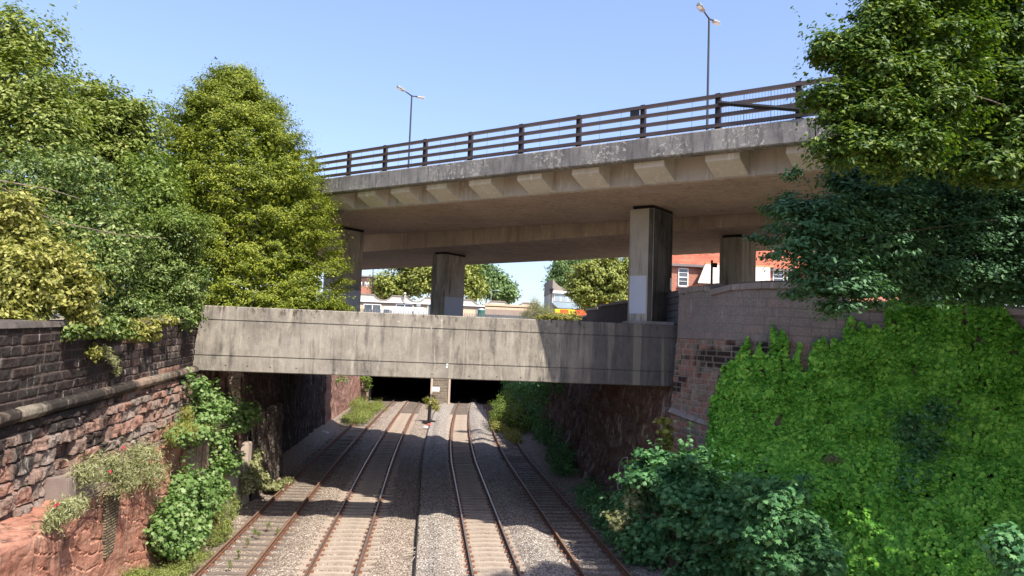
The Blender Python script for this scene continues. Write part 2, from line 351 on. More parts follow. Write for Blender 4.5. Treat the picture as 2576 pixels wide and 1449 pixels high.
M['wood'] = plain('silvery_wood', (0.38, 0.33, 0.27), 0.9, 0.2, 5)
M['dark_in'] = plain('tunnel_soot', (0.006, 0.006, 0.007), 1.0, 0.1)  # near black, the darkness inside the tunnel put into the colour
M['white'] = plain('white_paint', (0.78, 0.78, 0.78), 0.45, 0.04)
M['galv'] = plain('galvanised_steel', (0.36, 0.38, 0.38), 0.45, 0.1, 3, 0.3)
M['beige'] = plain('cream_render', (0.56, 0.42, 0.29), 0.9, 0.12, 0.8)
M['beige_dk'] = plain('grey_render', (0.28, 0.235, 0.20), 0.9, 0.15, 0.8)
M['gutter'] = plain('pale_trim', (0.52, 0.48, 0.42), 0.7, 0.1)
M['roof_felt'] = plain('roof_felt', (0.14, 0.14, 0.13), 0.9, 0.2)
M['glass'] = plain('window_glass', (0.10, 0.115, 0.13), 0.12, 0.4, 1.5, 0, 0.8)
M['brick'] = brickmat('red_brick', (0.55, 0.19, 0.11), (0.40, 0.12, 0.075), (0.34, 0.27, 0.22), spots=0.35)
M['brick_dark'] = brickmat('dark_brick', (0.09, 0.055, 0.045), (0.06, 0.04, 0.035), (0.07, 0.06, 0.055), spots=0.4, axis='y')
M['brick_yellow'] = brickmat('yellow_brick', (0.34, 0.27, 0.16), (0.18, 0.14, 0.09), (0.045, 0.035, 0.03), axis='y', ms=0.018, spots=0.5)
M['brick_plum'] = brickmat('plum_brick', (0.14, 0.075, 0.07), (0.11, 0.06, 0.055), (0.12, 0.09, 0.085))
M['tile'] = brickmat('red_roof_tile', (0.50, 0.155, 0.085), (0.34, 0.10, 0.065), (0.22, 0.10, 0.07), 0.27, 0.11, ms=0.01, spots=0.55)
M['slate'] = brickmat('pale_stone_slate', (0.62, 0.55, 0.48), (0.50, 0.45, 0.40), (0.28, 0.24, 0.21), 0.42, 0.22, ms=0.018, spots=0.1)
M['ridge'] = plain('orange_ridge', (0.55, 0.24, 0.11), 0.8, 0.15)
M['band'] = plain('grey_band', (0.20, 0.165, 0.16), 0.8, 0.1)
M['tin'] = plain('corrugated_tin', (0.42, 0.50, 0.53), 0.4, 0.1, 2, 0.3)
M['yellow'] = plain('yellow_panel', (0.85, 0.62, 0.02), 0.5, 0.05)
M['red'] = plain('red_panel', (0.75, 0.10, 0.03), 0.5, 0.05)
M['greenp'] = plain('green_plastic', (0.04, 0.13, 0.10), 0.5, 0.1)
M['sign_txt'] = plain('sign_text', (0.08, 0.08, 0.09), 0.6, 0.05)
M['rust_steel'] = plain('flaking_rust', (0.36, 0.11, 0.06), 0.9, 0.45, 7)
M['flower'] = plain('pink_flower', (0.42, 0.03, 0.06), 0.7, 0.2)
M['kerb'] = plain('dark_edging', (0.05, 0.045, 0.04), 0.9, 0.3, 3)
M['dark_coping'] = concrete('sooty_coping', (0.07, 0.06, 0.055), (0.15, 0.125, 0.11), (0.04, 0.035, 0.03), 0.5, speck=0.3)
M['greystone'] = concrete('grey_coping', (0.22, 0.19, 0.175), (0.33, 0.28, 0.25), (0.12, 0.1, 0.095), 0.5, speck=0.2)
# leaves (tuned albedos, ivy lifted to offset dim shade)
M['L_horn'] = leafmat('leaf_hornbeam', (0.05, 0.085, 0.008), (0.165, 0.205, 0.018), (0.36, 0.38, 0.04), 0.30)
M['L_syc'] = leafmat('leaf_sycamore', (0.08, 0.125, 0.02), (0.20, 0.25, 0.05), (0.38, 0.40, 0.12), 0.32)
M['L_ivyd'] = leafmat('leaf_dark_gloss', (0.035, 0.075, 0.014), (0.11, 0.165, 0.032), (0.28, 0.33, 0.10), 0.2, 0.42, 0.35)
M['L_lime'] = leafmat('leaf_bright', (0.07, 0.12, 0.014), (0.14, 0.20, 0.028), (0.23, 0.29, 0.06), 0.3)
M['L_yel'] = leafmat('leaf_yellowish', (0.10, 0.12, 0.02), (0.26, 0.255, 0.05), (0.46, 0.43, 0.14), 0.28)
M['L_ivy'] = leafmat('leaf_ivy_green', (0.06, 0.20, 0.025), (0.155, 0.41, 0.042), (0.34, 0.62, 0.09), 0.15, 0.55, 0.22)
M['L_map'] = leafmat('leaf_maple', (0.04, 0.12, 0.045), (0.095, 0.235, 0.09), (0.20, 0.38, 0.15), 0.26, 0.55, 0.2)
M['L_mapb'] = leafmat('leaf_maple_bright', (0.07, 0.14, 0.03), (0.14, 0.24, 0.06), (0.28, 0.36, 0.14), 0.28, 0.5, 0.4)  # brighter copy of the maple leaf, sunlight put into the colour
M['L_elm'] = leafmat('leaf_elm', (0.03, 0.078, 0.034), (0.062, 0.145, 0.062), (0.14, 0.26, 0.115), 0.25, 0.5, 0.25)
M['L_limetree'] = leafmat('leaf_limetree', (0.028, 0.07, 0.014), (0.072, 0.14, 0.020), (0.21, 0.27, 0.03), 0.32)
M['L_grass'] = leafmat('leaf_verge', (0.12, 0.15, 0.03), (0.20, 0.24, 0.05), (0.34, 0.36, 0.13), 0.3)
M['L_val'] = leafmat('leaf_pale', (0.14, 0.15, 0.05), (0.27, 0.28, 0.12), (0.42, 0.42, 0.24), 0.25)
M['L_far'] = leafmat('leaf_far_tree', (0.08, 0.11, 0.02), (0.22, 0.25, 0.045), (0.42, 0.42, 0.11), 0.25)
M['L_farg'] = leafmat('leaf_far_green', (0.06, 0.11, 0.035), (0.14, 0.22, 0.07), (0.26, 0.36, 0.14), 0.25)
M['L_dry'] = leafmat('leaf_dry', (0.22, 0.18, 0.08), (0.34, 0.29, 0.15), (0.46, 0.42, 0.24), 0.15)
#INSERT1
# ------------------------------------------------------------------ surfaces
def grid_faces(n, m):
    i = np.arange(n-1)[:, None]*m + np.arange(m-1)[None, :]
    q = np.stack([i, i+m, i+m+1, i+1], -1).reshape(-1, 4)
    return q
def sheet(name, ys, prof, mat, disp=None, attrs=None, parent=None, res=0.05, flip=False, smooth=True, core=None):
    """ruled sheet: prof(y)->[(x,z),...]; resampled by arc length; displaced along its own normal; closed by a plain back body"""
    ys = np.asarray(ys); P0 = [np.array(prof(y), float) for y in ys]
    L = max(np.sum(np.hypot(*np.diff(p, axis=0).T)) for p in P0); m = max(3, int(L/res)); V = np.zeros((len(ys), m, 3)); T = np.linspace(0, 1, m)
    for k, (y, p) in enumerate(zip(ys, P0)):
        s = np.r_[0, np.cumsum(np.hypot(*np.diff(p, axis=0).T))]; s /= s[-1]
        V[k, :, 0] = np.interp(T, s, p[:, 0]); V[k, :, 1] = y; V[k, :, 2] = np.interp(T, s, p[:, 1])
    dy = np.gradient(V, axis=0); dt = np.gradient(V, axis=1); n = np.cross(dy, dt); n /= np.linalg.norm(n, axis=2, keepdims=True)+1e-9
    if flip: n = -n
    at = {}
    if disp is not None:
        d, at = disp(V[..., 0], V[..., 1], V[..., 2]); V = V + n*d[..., None]
    q = grid_faces(len(ys), m)
    if not flip: q = q[:, ::-1]
    N = V.reshape(-1, 3); b = len(N)
    loops = q.ravel(); counts = np.full(len(q), 4)
    # back body so that it is solid
    if core:
        y0, y1 = ys[0], ys[-1]; xs, xe, z0, z1a, z1b = core
        C = np.array([(xs, y0, z0), (xe, y0, z0), (xe, y1, z0), (xs, y1, z0), (xs, y0, z1a), (xe, y0, z1a), (xe, y1, z1b), (xs, y1, z1b)])
        fs = np.array([(0, 3, 2, 1), (4, 5, 6, 7), (0, 1, 5, 4), (1, 2, 6, 5), (2, 3, 7, 6), (3, 0, 4, 7)])+b
        N = np.vstack([N, C]); loops = np.r_[loops, fs.ravel()]; counts = np.r_[counts, np.full(6, 4)]
        at = {k: np.r_[a.ravel(), np.full(8, 0.5)] for k, a in at.items()}
    me = np_mesh(name, N, loops, counts, attrs={k: a.ravel() for k, a in at.items()}, smooth=False)
    if smooth:
        sm = np.ones(len(me.polygons), dtype=bool)
        if core: sm[-6:] = False
        me.polygons.foreach_set('use_smooth', sm)
    return link(name, me, mat, parent)
def blocks(y, c, courses, lmin, lmax, seed, joint=0.02):
    """course/block lookup -> (random per block, distance to joint)"""
    edges = np.cumsum([0]+list(courses)); ci = np.clip(np.searchsorted(edges, c, 'right')-1, 0, len(courses)-1)
    dz = np.minimum(c-edges[ci], edges[ci+1]-c); rnd = np.zeros_like(c); dj = np.full_like(c, 9.0)
    rg = np.random.default_rng(seed)
    y0, y1 = y.min()-2, y.max()+2
    for k in range(len(courses)):
        e = [y0-rg.uniform(0, lmax)]
        while e[-1] < y1+lmax: e.append(e[-1]+rg.uniform(lmin, lmax))
        e = np.array(e); v = rg.random(len(e)); mk = ci == k
        bi = np.searchsorted(e, y[mk], 'right')-1; bi = np.clip(bi, 0, len(e)-2)
        rnd[mk] = v[bi]; dj[mk] = np.minimum(y[mk]-e[bi], e[bi+1]-y[mk])
    d = np.minimum(np.abs(dz), np.abs(dj))
    return rnd, d
def sm(x, a, b):
    t = np.clip((x-a)/(b-a), 0, 1); return t*t*(3-2*t)

# ------------------------------------------------------------------ foliage
T_RH = (np.array([(0, -.5, 0), (.27, -.02, .06), (0, .5, -.03), (-.27, -.02, .06)]), [(0, 1, 2, 3)])
T_IVY = (np.array([(0, -.42, 0), (.42, -.30, .05), (.40, .12, .06), (0, .52, -.05), (-.40, .12, .06), (-.42, -.30, .05)]), [(0, 1, 2, 3), (0, 3, 4, 5)])
T_MAP = (np.array([(0, -.42, 0), (.22, -.34, .02), (.50, -.22, 0), (.30, .02, .03), (.46, .34, -.02), (.14, .22, .03), (0, .58, -.03), (-.14, .22, .03), (-.46, .34, -.02), (-.30, .02, .03), (-.50, -.22, 0), (-.22, -.34, .02)]), [tuple(range(12))])
T_LONG = (np.array([(0, -.5, 0), (.10, -.05, .03), (0, .5, -.06), (-.10, -.05, .03)]), [(0, 1, 2, 3)])
def leaves(P, N, size, tpl, spread=0.6, droop=0.0, rg=RNG):
    n = len(P); tv, tf = tpl; N = np.asarray(N, float)+rg.normal(0, spread, (n, 3)); N /= np.linalg.norm(N, axis=1, keepdims=True)+1e-9
    A = rg.normal(0, 1, (n, 3)); A[:, 2] -= droop*2; T = A-N*np.sum(A*N, axis=1, keepdims=True); T /= np.linalg.norm(T, axis=1, keepdims=True)+1e-9
    B = np.cross(T, N); s = np.asarray(size).reshape(-1, 1, 1)
    V = P[:, None, :] + s*(B[:, None, :]*tv[None, :, 0:1] + T[:, None, :]*tv[None, :, 1:2] + N[:, None, :]*tv[None, :, 2:3])
    k = len(tv); base = (np.arange(n)*k)[:, None]
    L = np.concatenate([base+np.array(f)[None, :] for f in tf], axis=1).ravel()
    cnt = np.tile([len(f) for f in tf], n)
    return V.reshape(-1, 3), L, cnt
def leafobj(name, sets, mat, parent=None):
    Vs, Ls, Cs = [], [], []; b = 0
    for V, L, c in sets: Vs.append(V); Ls.append(L+b); Cs.append(c); b += len(V)
    me = np_mesh(name, np.vstack(Vs), np.concatenate(Ls), np.concatenate(Cs)); return link(name, me, mat, parent)
def rdir(n, rg=RNG):
    v = rg.normal(0, 1, (n, 3)); return v/np.linalg.norm(v, axis=1, keepdims=True)
def crown(blobs, nleaf, lsize, tpl=T_RH, clump=0.45, per=45, flat=0.55, spread=0.55, droop=0.2, shell=(0.72, 1.04), fill=0.25, up=0.8, rg=RNG, clip=None, shoots=0, wob=.28, slen=.6):
    """blobs: (centre, (rx,ry,rz)). leaves gathered in clumps near the skin of each blob, some inside"""
    sets = []; tot = sum((b[1][0]*b[1][1]+b[1][1]*b[1][2]+b[1][0]*b[1][2]) for b in blobs); cl = []
    for c, r in blobs:
        c = np.array(c); r = np.array(r); a = (r[0]*r[1]+r[1]*r[2]+r[0]*r[2])/tot; nl = int(nleaf*a*(1-fill)); nc = max(3, nl//per)
        d = rdir(nc, rg); rad = rg.uniform(shell[0], shell[1], nc)*(1-wob/2+wob*vn(d[:, 0]*2.3+c[0], d[:, 1]*2.3+c[1], d[:, 2]*2.3, 3))
        C = c + d*r*rad[:, None]; cl.append(C)
        cs = clump*rg.uniform(0.55, 1.3, nc); k = rg.integers(0, nc, nl)
        off = rg.normal(0, 1, (nl, 3))*cs[k][:, None]*np.array([.6, .6, .6*flat]); P = C[k]+off
        Nn = d[k]*0.75+np.array([0, 0, up])+off/cs[k][:, None]*0.5
        if clip is not None: mk = clip(P); P, Nn = P[mk], Nn[mk]
        sets.append(leaves(P, Nn, lsize*rg.uniform(0.65, 1.25, len(P)), tpl, spread, droop, rg))
        ns = int(shoots*a+.5)
        if ns:
            dd = rdir(ns, rg); dd[:, 2] = np.abs(dd[:, 2])*.8+.05; S0 = c+dd*r*.95; g_ = dd*.6+np.array([0, 0, .55])+rg.normal(0, .25, (ns, 3)); kk = 14
            t_ = np.tile(np.linspace(0, 1, kk), ns)[:, None]; Ls = np.repeat(rg.uniform(.4, 1.1, ns)*slen, kk)[:, None]
            PS = np.repeat(S0, kk, 0)+np.repeat(g_, kk, 0)*t_*Ls+rg.normal(0, 1, (ns*kk, 3))*lsize*.55*(1.1-t_*.7)
            if clip is not None: PS = PS[clip(PS)]
            sets.append(leaves(PS, np.tile([0, 0, 1.0], (len(PS), 1)), lsize*rg.uniform(.6, 1.1, len(PS)), tpl, .55, droop, rg))
        nf = int(nleaf*a*fill); d2 = rdir(nf, rg); P2 = c+d2*r*(rg.uniform(0.3, 0.80, nf)[:, None])
        if clip is not None: mk = clip(P2); P2, d2 = P2[mk], d2[mk]
        sets.append(leaves(P2, d2+np.array([0, 0, 0.4]), lsize*1.35*rg.uniform(0.8, 1.3, len(P2)), tpl, 0.8, droop, rg))
    return sets, np.vstack(cl)
def wood(mb, base, top, r0_, tips, r1=0.02, bend=0.35, rg=RNG, tmin=0.25):
    base = np.array(base, float); top = np.array(top, float); n = 6
    pts = [base+(top-base)*t+np.array([rg.normal(0, .08), rg.normal(0, .08), 0])*(0 < t < 1)*np.linalg.norm(top-base)*.15 for t in np.linspace(0, 1, n)]
    mb.tube(pts, [r0_*(1-0.75*t)+0.0 for t in np.linspace(0, 1, n)], 8)
    for tp in tips:
        t0 = rg.uniform(tmin, 0.95); a = base+(top-base)*t0; tp = np.array(tp); md = a*0.5+tp*0.5+np.array([0, 0, rg.uniform(-.05, .25)*np.linalg.norm(tp-a)*bend])
        r = r0_*(1-0.75*t0)*0.55; mb.tube([a, a*0.6+md*0.4+rg.normal(0, .05, 3), md, md*0.4+tp*0.6+rg.normal(0, .05, 3), tp], [r, r*.8, r*.55, r*.35, r1*.4], 5, cap=False)
def tree(name, label, cat, base, top, r, blobs, nleaf, lsize, mat, tpl=T_RH, tips=14, group=None, tmin=.25, **k):
    rg = np.random.default_rng(abs(hash(label)) % 1000 if False else sum(map(ord, label)))
    root = empty(name, base, label, cat, group)
    sets, C = crown(blobs, nleaf, lsize, tpl, rg=rg, **k)
    mb = MB(); idx = rg.choice(len(C), min(tips, len(C)), replace=False); wood(mb, base, top, r, [C[i] for i in idx], rg=rg, tmin=tmin)
    mb.build('trunk', M['bark'], root, smooth=True)
    leafobj('crown', sets, mat, root)
    return root
def PB(px, py, Y, rx, rz, ry=None):          # a crown lobe measured in the photograph, placed at distance Y down the line
    c = WY(px, py, Y); dpt = np.dot(c-CAMP, cf); s = dpt/FPX
    return (c, (rx*s, (ry if ry is not None else 0.5*(rx+rz)*s), rz*s))

# ------------------------------------------------------------------ ground, track bed
mb = MB()
def gq(pts, m=0): mb.face(pts, m)
# left bank, right bank, land over and beyond the tunnel, floor of the cutting, sides closed down to the floor
LZ = [(-60, 7.0), (14, 7.0), (30, 7.7), (36, 8.1), (99.6, 9.55)]
for (a, za), (b, zb) in zip(LZ[:-1], LZ[1:]):
    gq([(-700, a, za), (-9.35, a, za), (-9.35, b, zb), (-700, b, zb)])
# plan of the right hand retaining wall: it swings away from the tracks towards the camera
RW = np.array([(9.9, 30.2), (11.0, 27.25), (12.8, 26.1), (15.5, 25.0), (18.7, 22.7), (24.0, 18.0), (30.0, 8.0), (34.0, -60.0)])
RS = np.r_[0, np.cumsum(np.hypot(*np.diff(RW, axis=0).T))]
def rpath(s):
    s = np.asarray(s, float); x = (np.interp(s-.5, RS, RW[:, 0])+np.interp(s+.5, RS, RW[:, 0])+np.interp(s, RS, RW[:, 0]))/3; y = (np.interp(s-.5, RS, RW[:, 1])+np.interp(s+.5, RS, RW[:, 1])+np.interp(s, RS, RW[:, 1]))/3
    return x, y
def rnorm(s):
    a = rpath(np.asarray(s)-.4); b = rpath(np.asarray(s)+.4); dx, dy = b[0]-a[0], b[1]-a[1]; L = np.hypot(dx, dy); return dy/L, -dx/L
def rmap(V):            # (offset towards the tracks, s, z) -> world
    V = np.asarray(V, float); x, y = rpath(V[..., 1]); nx, ny = rnorm(V[..., 1]); return np.stack([x+nx*V[..., 0], y+ny*V[..., 0], V[..., 2]], -1)
def WW(px, py, off=0.0):  # point on the wall seen at a pixel -> (s, z)
    d = ray(px, py); best = None
    for k in range(len(RW)-1):
        a, b = RW[k]-CAMP[:2], RW[k+1]-CAMP[:2]; e = b-a; den = d[0]*e[1]-d[1]*e[0]
        if abs(den) < 1e-9: continue
        t = (a[0]*e[1]-a[1]*e[0])/den; u = (a[0]*d[1]-a[1]*d[0])/den
        if t > 0 and -0.02 <= u <= 1.0: return (RS[k]+u*(RS[k+1]-RS[k]), CAMP[2]+t*d[2])
    return (0, 0)
def WP(px, py, off=0.0): s, z = WW(px, py); return rmap([off, s, z])
for (a, b) in zip(RW[:-1], RW[1:]): gq([(a[0]+.3, a[1]+.1, 8.3), (700, a[1]+.1, 8.3), (700, b[1]+.1, 8.2 if b[1] > 0 else 7), (b[0]+.3, b[1]+.1, 8.2 if b[1] > 0 else 7)])
gq([(10.4, 30.3, 8.3), (700, 30.3, 8.3), (700, 99.6, 9.55), (10.4, 99.6, 9.55)])
gq([(-700, 99.6, 9.55), (700, 99.6, 9.55), (700, 1500, 9.6), (-700, 1500, 9.6)])
gq([(-9.6, -60, -0.6), (36, -60, -0.6), (36, 31, -0.6), (-9.6, 31, -0.6)]); gq([(-9.6, 31, -0.6), (11.5, 31, -0.6), (11.5, 150, -0.6), (-9.6, 150, -0.6)])
tag(mb.build('ground', M['earth']), kind='structure')
def floorh(x, y):
    h = np.full_like(x, -0.21)
    right = x > -0.1
    hl = -0.21 + 0.10*np.exp(-((x+4.45)/0.45)**2) - 0.12*sm(x, -1.7, -0.2) + 0.06*np.exp(-((x+1.1)/0.5)**2)
    hr = -0.19 + 0.24*np.exp(-((x-0.75)/0.55)**2) + 0.20*np.exp(-((x-4.35)/0.55)**2)+0.08*sm(0.35-x, 0, 0.4)
    h = np.where(right, hr, hl)
    h = h + 0.35*sm(x, 7.6, 9.4) + 0.45*sm(-x, 7.7, 8.9)
    for tc_, dd_ in ((-6.15, .02), (-2.78, .045), (2.53, .05), (6.22, .03)): h = h-dd_*sm(1.25-np.abs(x-tc_), 0, .2)
    h = h + (fbm(x*1.1, y*0.9, 0, 4, 5)-0.47)*0.07
    return h
def curve(y, k): return k*np.maximum(0, np.asarray(y, float)-48)**1.6
CUR = [0.0019, 0.0019, 0.00418, 0.00418]
TC = [-6.15, -2.78, 2.53, 6.22]
xs = np.r_[np.linspace(-9.3, -0.13, 150), [-0.1001, -0.0999], np.linspace(-0.06, 10.4, 170)]; ysb = np.r_[np.arange(14, 45, 0.07), np.arange(45, 125, 0.25)]
X, Y = np.meshgrid(xs, ysb, indexing='ij'); sh = curve(Y, 0.003)
Xw = X+sh*np.clip((9.5-np.abs(X))/3, 0, 1)
Z = floorh(X, Y) + (fbm(Xw*11, Y*11, 0, 2, 9)-0.4)*0.075
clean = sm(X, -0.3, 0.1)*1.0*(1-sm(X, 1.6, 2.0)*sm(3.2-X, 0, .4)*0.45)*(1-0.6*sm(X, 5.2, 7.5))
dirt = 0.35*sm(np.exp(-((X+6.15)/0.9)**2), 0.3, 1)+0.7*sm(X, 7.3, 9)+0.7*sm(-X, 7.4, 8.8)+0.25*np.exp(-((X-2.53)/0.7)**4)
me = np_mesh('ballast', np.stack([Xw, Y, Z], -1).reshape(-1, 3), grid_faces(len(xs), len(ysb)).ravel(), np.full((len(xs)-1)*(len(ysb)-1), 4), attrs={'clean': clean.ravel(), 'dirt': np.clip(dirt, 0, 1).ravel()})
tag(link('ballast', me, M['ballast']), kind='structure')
# edging board along the step in the ballast
mb = MB(); yy = np.arange(14, 96, 1.0)
for i in range(len(yy)-1):
    a, b = yy[i], yy[i+1]; xa, xb = -0.1+float(curve(a, .003)), -0.1+float(curve(b, .003))
    mb.hexa([(xa-.045, a, -.5), (xa+.045, a, -.5), (xb+.045, b, -.5), (xb-.045, b, -.5), (xa-.045, a, -.10), (xa+.045, a, -.10), (xb+.045, b, -.10), (xb-.045, b, -.10)])
tag(mb.build('edging_board', M['kerb']), 'low dark edging board retaining the paler ballast between the middle tracks', 'edging')

# tracks: two rails and the sleepers of each are the parts
def rail_prof():
    return [(-.065, -.145), (.065, -.145), (.065, -.13), (.012, -.115), (.012, -.045), (.034, -.035), (.034, 0.0), (-.034, 0.0), (-.034, -.035), (-.012, -.045), (-.012, -.115), (-.065, -.13)]
TL = ['weedy railway track nearest the left wall, rails brown with rust',
      'railway track just left of the dark edging board, dusty sleepers and polished rail heads',
      'railway track just right of the dark edging board, closely laid dusty buff sleepers',
      'rusty railway track nearest the ivy clad right wall, old timber sleepers']
SLP = {}
for k in range(4):
    root = empty('railway_track', (TC[k], 14, 0), TL[k], 'railway track', 'four railway tracks running into the tunnels')
    for sgn in (-1, 1):
        mb = MB(); ys_ = list(np.arange(6, 130, 1.25)); pf = rail_prof()
        mb.prism(pf, lambda t, a, c: (TC[k]+sgn*0.78+a+float(curve(t, CUR[k])), t, c), ys_)
        for i, f in enumerate(mb.f):
            zz = [mb.v[q][2] for q in f]
            if min(zz) > -0.001: mb.m[i] = 1
        mb.build('rail', [M['rail'], M['rail_top' if k in (1, 2) else 'rail_top_rust']], root)
    sp = 0.66 if k in (1, 2) else 0.74
    meshes = []
    for v in range(5):
        mb = MB(); rg = np.random.default_rng(k*10+v); hx = 1.3+rg.uniform(-.04, .06); tz = -.185+rg.uniform(-.025, .012) if k in (0, 3) else -.17+rg.uniform(-.012, .006)
        a = [rg.uniform(-.012, .012) for _ in range(4)]
        mb.hexa([(-hx, -.125, -.3), (hx, -.125, -.3), (hx, .125, -.3), (-hx, .125, -.3), (-hx, -.12, tz+a[0]), (hx, -.12, tz+a[1]), (hx, .12, tz+a[2]), (-hx, .12, tz+a[3])])
        for s in (-.78, .78):
            for q in (-1, 1): mb.box((s+q*.115-.05, -.07, tz-.01), (s+q*.115+.05, .07, tz+.055), 1)
        o = mb.build('sleeper', [M['sleeper' if k in (1, 2) else 'sleeper_old'], M['chair']]); me = o.data; bpy.data.objects.remove(o); meshes.append(me)
    y = 20.5; i = 0
    while i < 100:
        o = bpy.data.objects.new('sleeper', meshes[random.randrange(5)]); COL.objects.link(o); o.parent = root
        dx = float(curve(y, CUR[k])); o.location = (dx+random.uniform(-.03, .03), y-14, random.uniform(-.012, .006)-(0.03 if y > 62 else 0)); o.rotation_euler = (0, 0, -math.atan(float(curve(y+.5, CUR[k])-curve(y-.5, CUR[k])))+random.uniform(-.012, .012)*(2 if k in (0, 3) else 1))
        y += sp*random.uniform(.98, 1.02); i += 1
    mb = MB()
    while y < 112:
        dx = float(curve(y, CUR[k])); mb.box((TC[k]+dx-1.3, y-.12, -.3), (TC[k]+dx+1.3, y+.12, -.175)); y += sp
    tag(mb.build('far_sleepers', M['sleeper_old'], root), kind='stuff')

# ------------------------------------------------------------------ left retaining wall and the red rock under it
CS = 0.045
LTOP = lambda y: 7.40+0.036*(np.asarray(y)-17)
root = empty('stone_wall', (-8.9, 30, 3), 'soot blackened coursed sandstone retaining wall on the left with a projecting string course', 'retaining wall')
courses = [0.36, 0.42, 0.30, 0.38, 0.33, 0.26]+[0.24]*9
def dl(x, y, z):
    c = z-CS*(y-17)-3.05
    wav = c+(vn(y*1.2, 0, 0, 4)-0.5)*0.05*(c < 2.1)
    rnd, d = blocks(y, wav, courses, 0.38, 1.05, 5); rb, db = blocks(y, wav, courses, 0.6, 1.35, 6)
    up = sm(c, 2.0, 2.5); d = np.where(c > 2.05, db, d); rnd = np.where(c > 2.05, rb, rnd)
    j = sm(d, 0.006, 0.03)
    amp = 0.10*(1-up)+0.035*up
    r2 = (rnd*13.7) % 1
    dd = j*amp*(0.25+0.9*r2) + j*(fbm(y*4.5, z*4.5, 0, 4, 8)-0.45)*amp*2.4 + sm(d, 0, .05)*amp*0.3
    missing = (r2 < 0.07)*(1-up); dd = dd-missing*0.10
    soot = 0.36*sm(c, 1.6, 2.6) - 0.22*sm(-c, -1.2, -0.2) - 0.33*sm(y, 21.5, 25) + 0.12*(y < 22)*up - 0.03 + 0.25*sm(y, 28.6, 28.9)*up
    return dd, {'rnd': rnd, 'joint': j, 'soot': soot}
sheet('masonry', np.arange(7, 30.42, 0.034), lambda y: [(-8.86, 3.0+CS*(y-17)*0.8), (-8.80, float(LTOP(y)))], M['lwall'], dl, parent=root, res=0.034, smooth=False, core=(-8.92, -9.5, 0.0, float(LTOP(7))-.02, float(LTOP(30.4))-.02))
def dstr(x, y, z):
    rnd, d = blocks(y, z*0+0.5, [1.0], 0.8, 1.3, 8); d = np.abs(d); j = sm(d, 0.004, 0.03)
    return (fbm(y*4, z*7, 0, 4, 3)-0.45)*0.05-(1-j)*0.03, {'rnd': rnd, 'joint': j, 'soot': 0.26*(y < 24.5)*sm(y, 18, 19)+0.05*(y < 24.5)-0.08}
def pstr(y):
    zc = 5.49+CS*(y-17)+0.03; return [(-8.8, zc-.16), (-8.66, zc-.15), (-8.58, zc-.04), (-8.60, zc+.08), (-8.70, zc+.13), (-8.82, zc+.14)]
sheet('string_course', np.arange(7, 30.42, 0.04), pstr, M['string'], dstr, parent=root, res=0.03)
mb = MB(); y = 7.0; i = 0
while y < 30.2:
    L = random.uniform(.8, 1.3); y2 = min(y+L, 30.4); zt = float(LTOP(y)); dz = random.uniform(-.02, .02)
    if not 25.0 < y < 25.8: mb.hexa([(-9.55, y+.008, zt-.01), (-8.72+random.uniform(-.03, .03), y+.008, zt-.01), (-8.72, y2-.008, float(LTOP(y2))-.01), (-9.55, y2-.008, float(LTOP(y2))-.01), (-9.53, y+.008, zt+.15+dz), (-8.76, y+.008, zt+.13+dz), (-8.76, y2-.008, float(LTOP(y2))+.13+dz), (-9.53, y2-.008, float(LTOP(y2))+.15+dz)])
    y = y2
mb.build('coping', M['dark_coping'], root, bevel=0.012)

def rockd(amp, seed, soot0=0.0, sc=1.0):
    def f(x, y, z):
        n = (fbm(y*0.7*sc, z*1.6*sc+y*0.25, x, 5, seed)-0.47)*amp*2.2
        strata = (np.abs(((z*2.6+y*0.9+fbm(y, z*2, 0, 3, seed+2)*1.6) % 1)-0.5) < 0.07)*(-0.35*amp)*(vn(y*.8, z*1.3, 0, seed+5) > .42)
        crack = np.maximum(0, 0.04-np.abs(fbm(y*1.4, z*1.4, 0, 3, seed+3)-0.48))*(-3.0*amp)
        return n+strata+crack, {'soot': np.full_like(x, soot0)+0.05*sm(z, 1.5, 3.0)}
    return f
def ztl(y): return 3.32 if y < 18.3 else np.interp(y, [18.3, 19.6, 20.2, 23, 28.6, 30.5], [3.3, 3.45, 3.85, 3.62, 3.7, 3.72])
def pl_rock(y):
    xf = -7.72 if y < 17.9 else np.interp(y, [17.9, 18.35, 22, 30.5], [-7.72, -8.32, -8.40, -8.38])
    zt = ztl(y); return [(xf+.12, -.5), (xf+.05, 1.2), (xf, zt-.12), (xf-.06, zt-.02), (-9.0, zt+.06)]
o = sheet('rock_ledge', np.arange(7, 30.6, 0.045), pl_rock, M['rock'], rockd(0.12, 21, -0.02), res=0.045, smooth=False, core=(-8.6, -9.4, -1, 2.9, 2.9)); tag(o, kind='structure')
# brick infill patch, brick block on the ledge
mb = MB(); mb.hexa([(-8.6, 22.0, 1.4), (-8.27, 22.0, 1.4), (-8.27, 22.55, 1.5), (-8.6, 22.55, 1.5), (-8.6, 21.75, 3.15), (-8.30, 21.75, 3.15), (-8.30, 22.85, 3.15), (-8.6, 22.85, 3.15)]); tag(mb.build('brick_infill', M['brick_yellow'], bevel=.02), 'narrow patch of sooty yellow brick set in the red rock face on the left', 'brick patch')
mb = MB(); mb.box((-8.95, 19.4, 3.3), (-8.24, 22.4, 3.93))
tag(mb.build('ledge_brickwork', plain('grey_ledge_brick', (0.26, 0.2, 0.17), .9, .3, 3, bump=.02), bevel=.025), 'low grey blockwork capping the rock ledge under the trailing plant', 'blockwork')

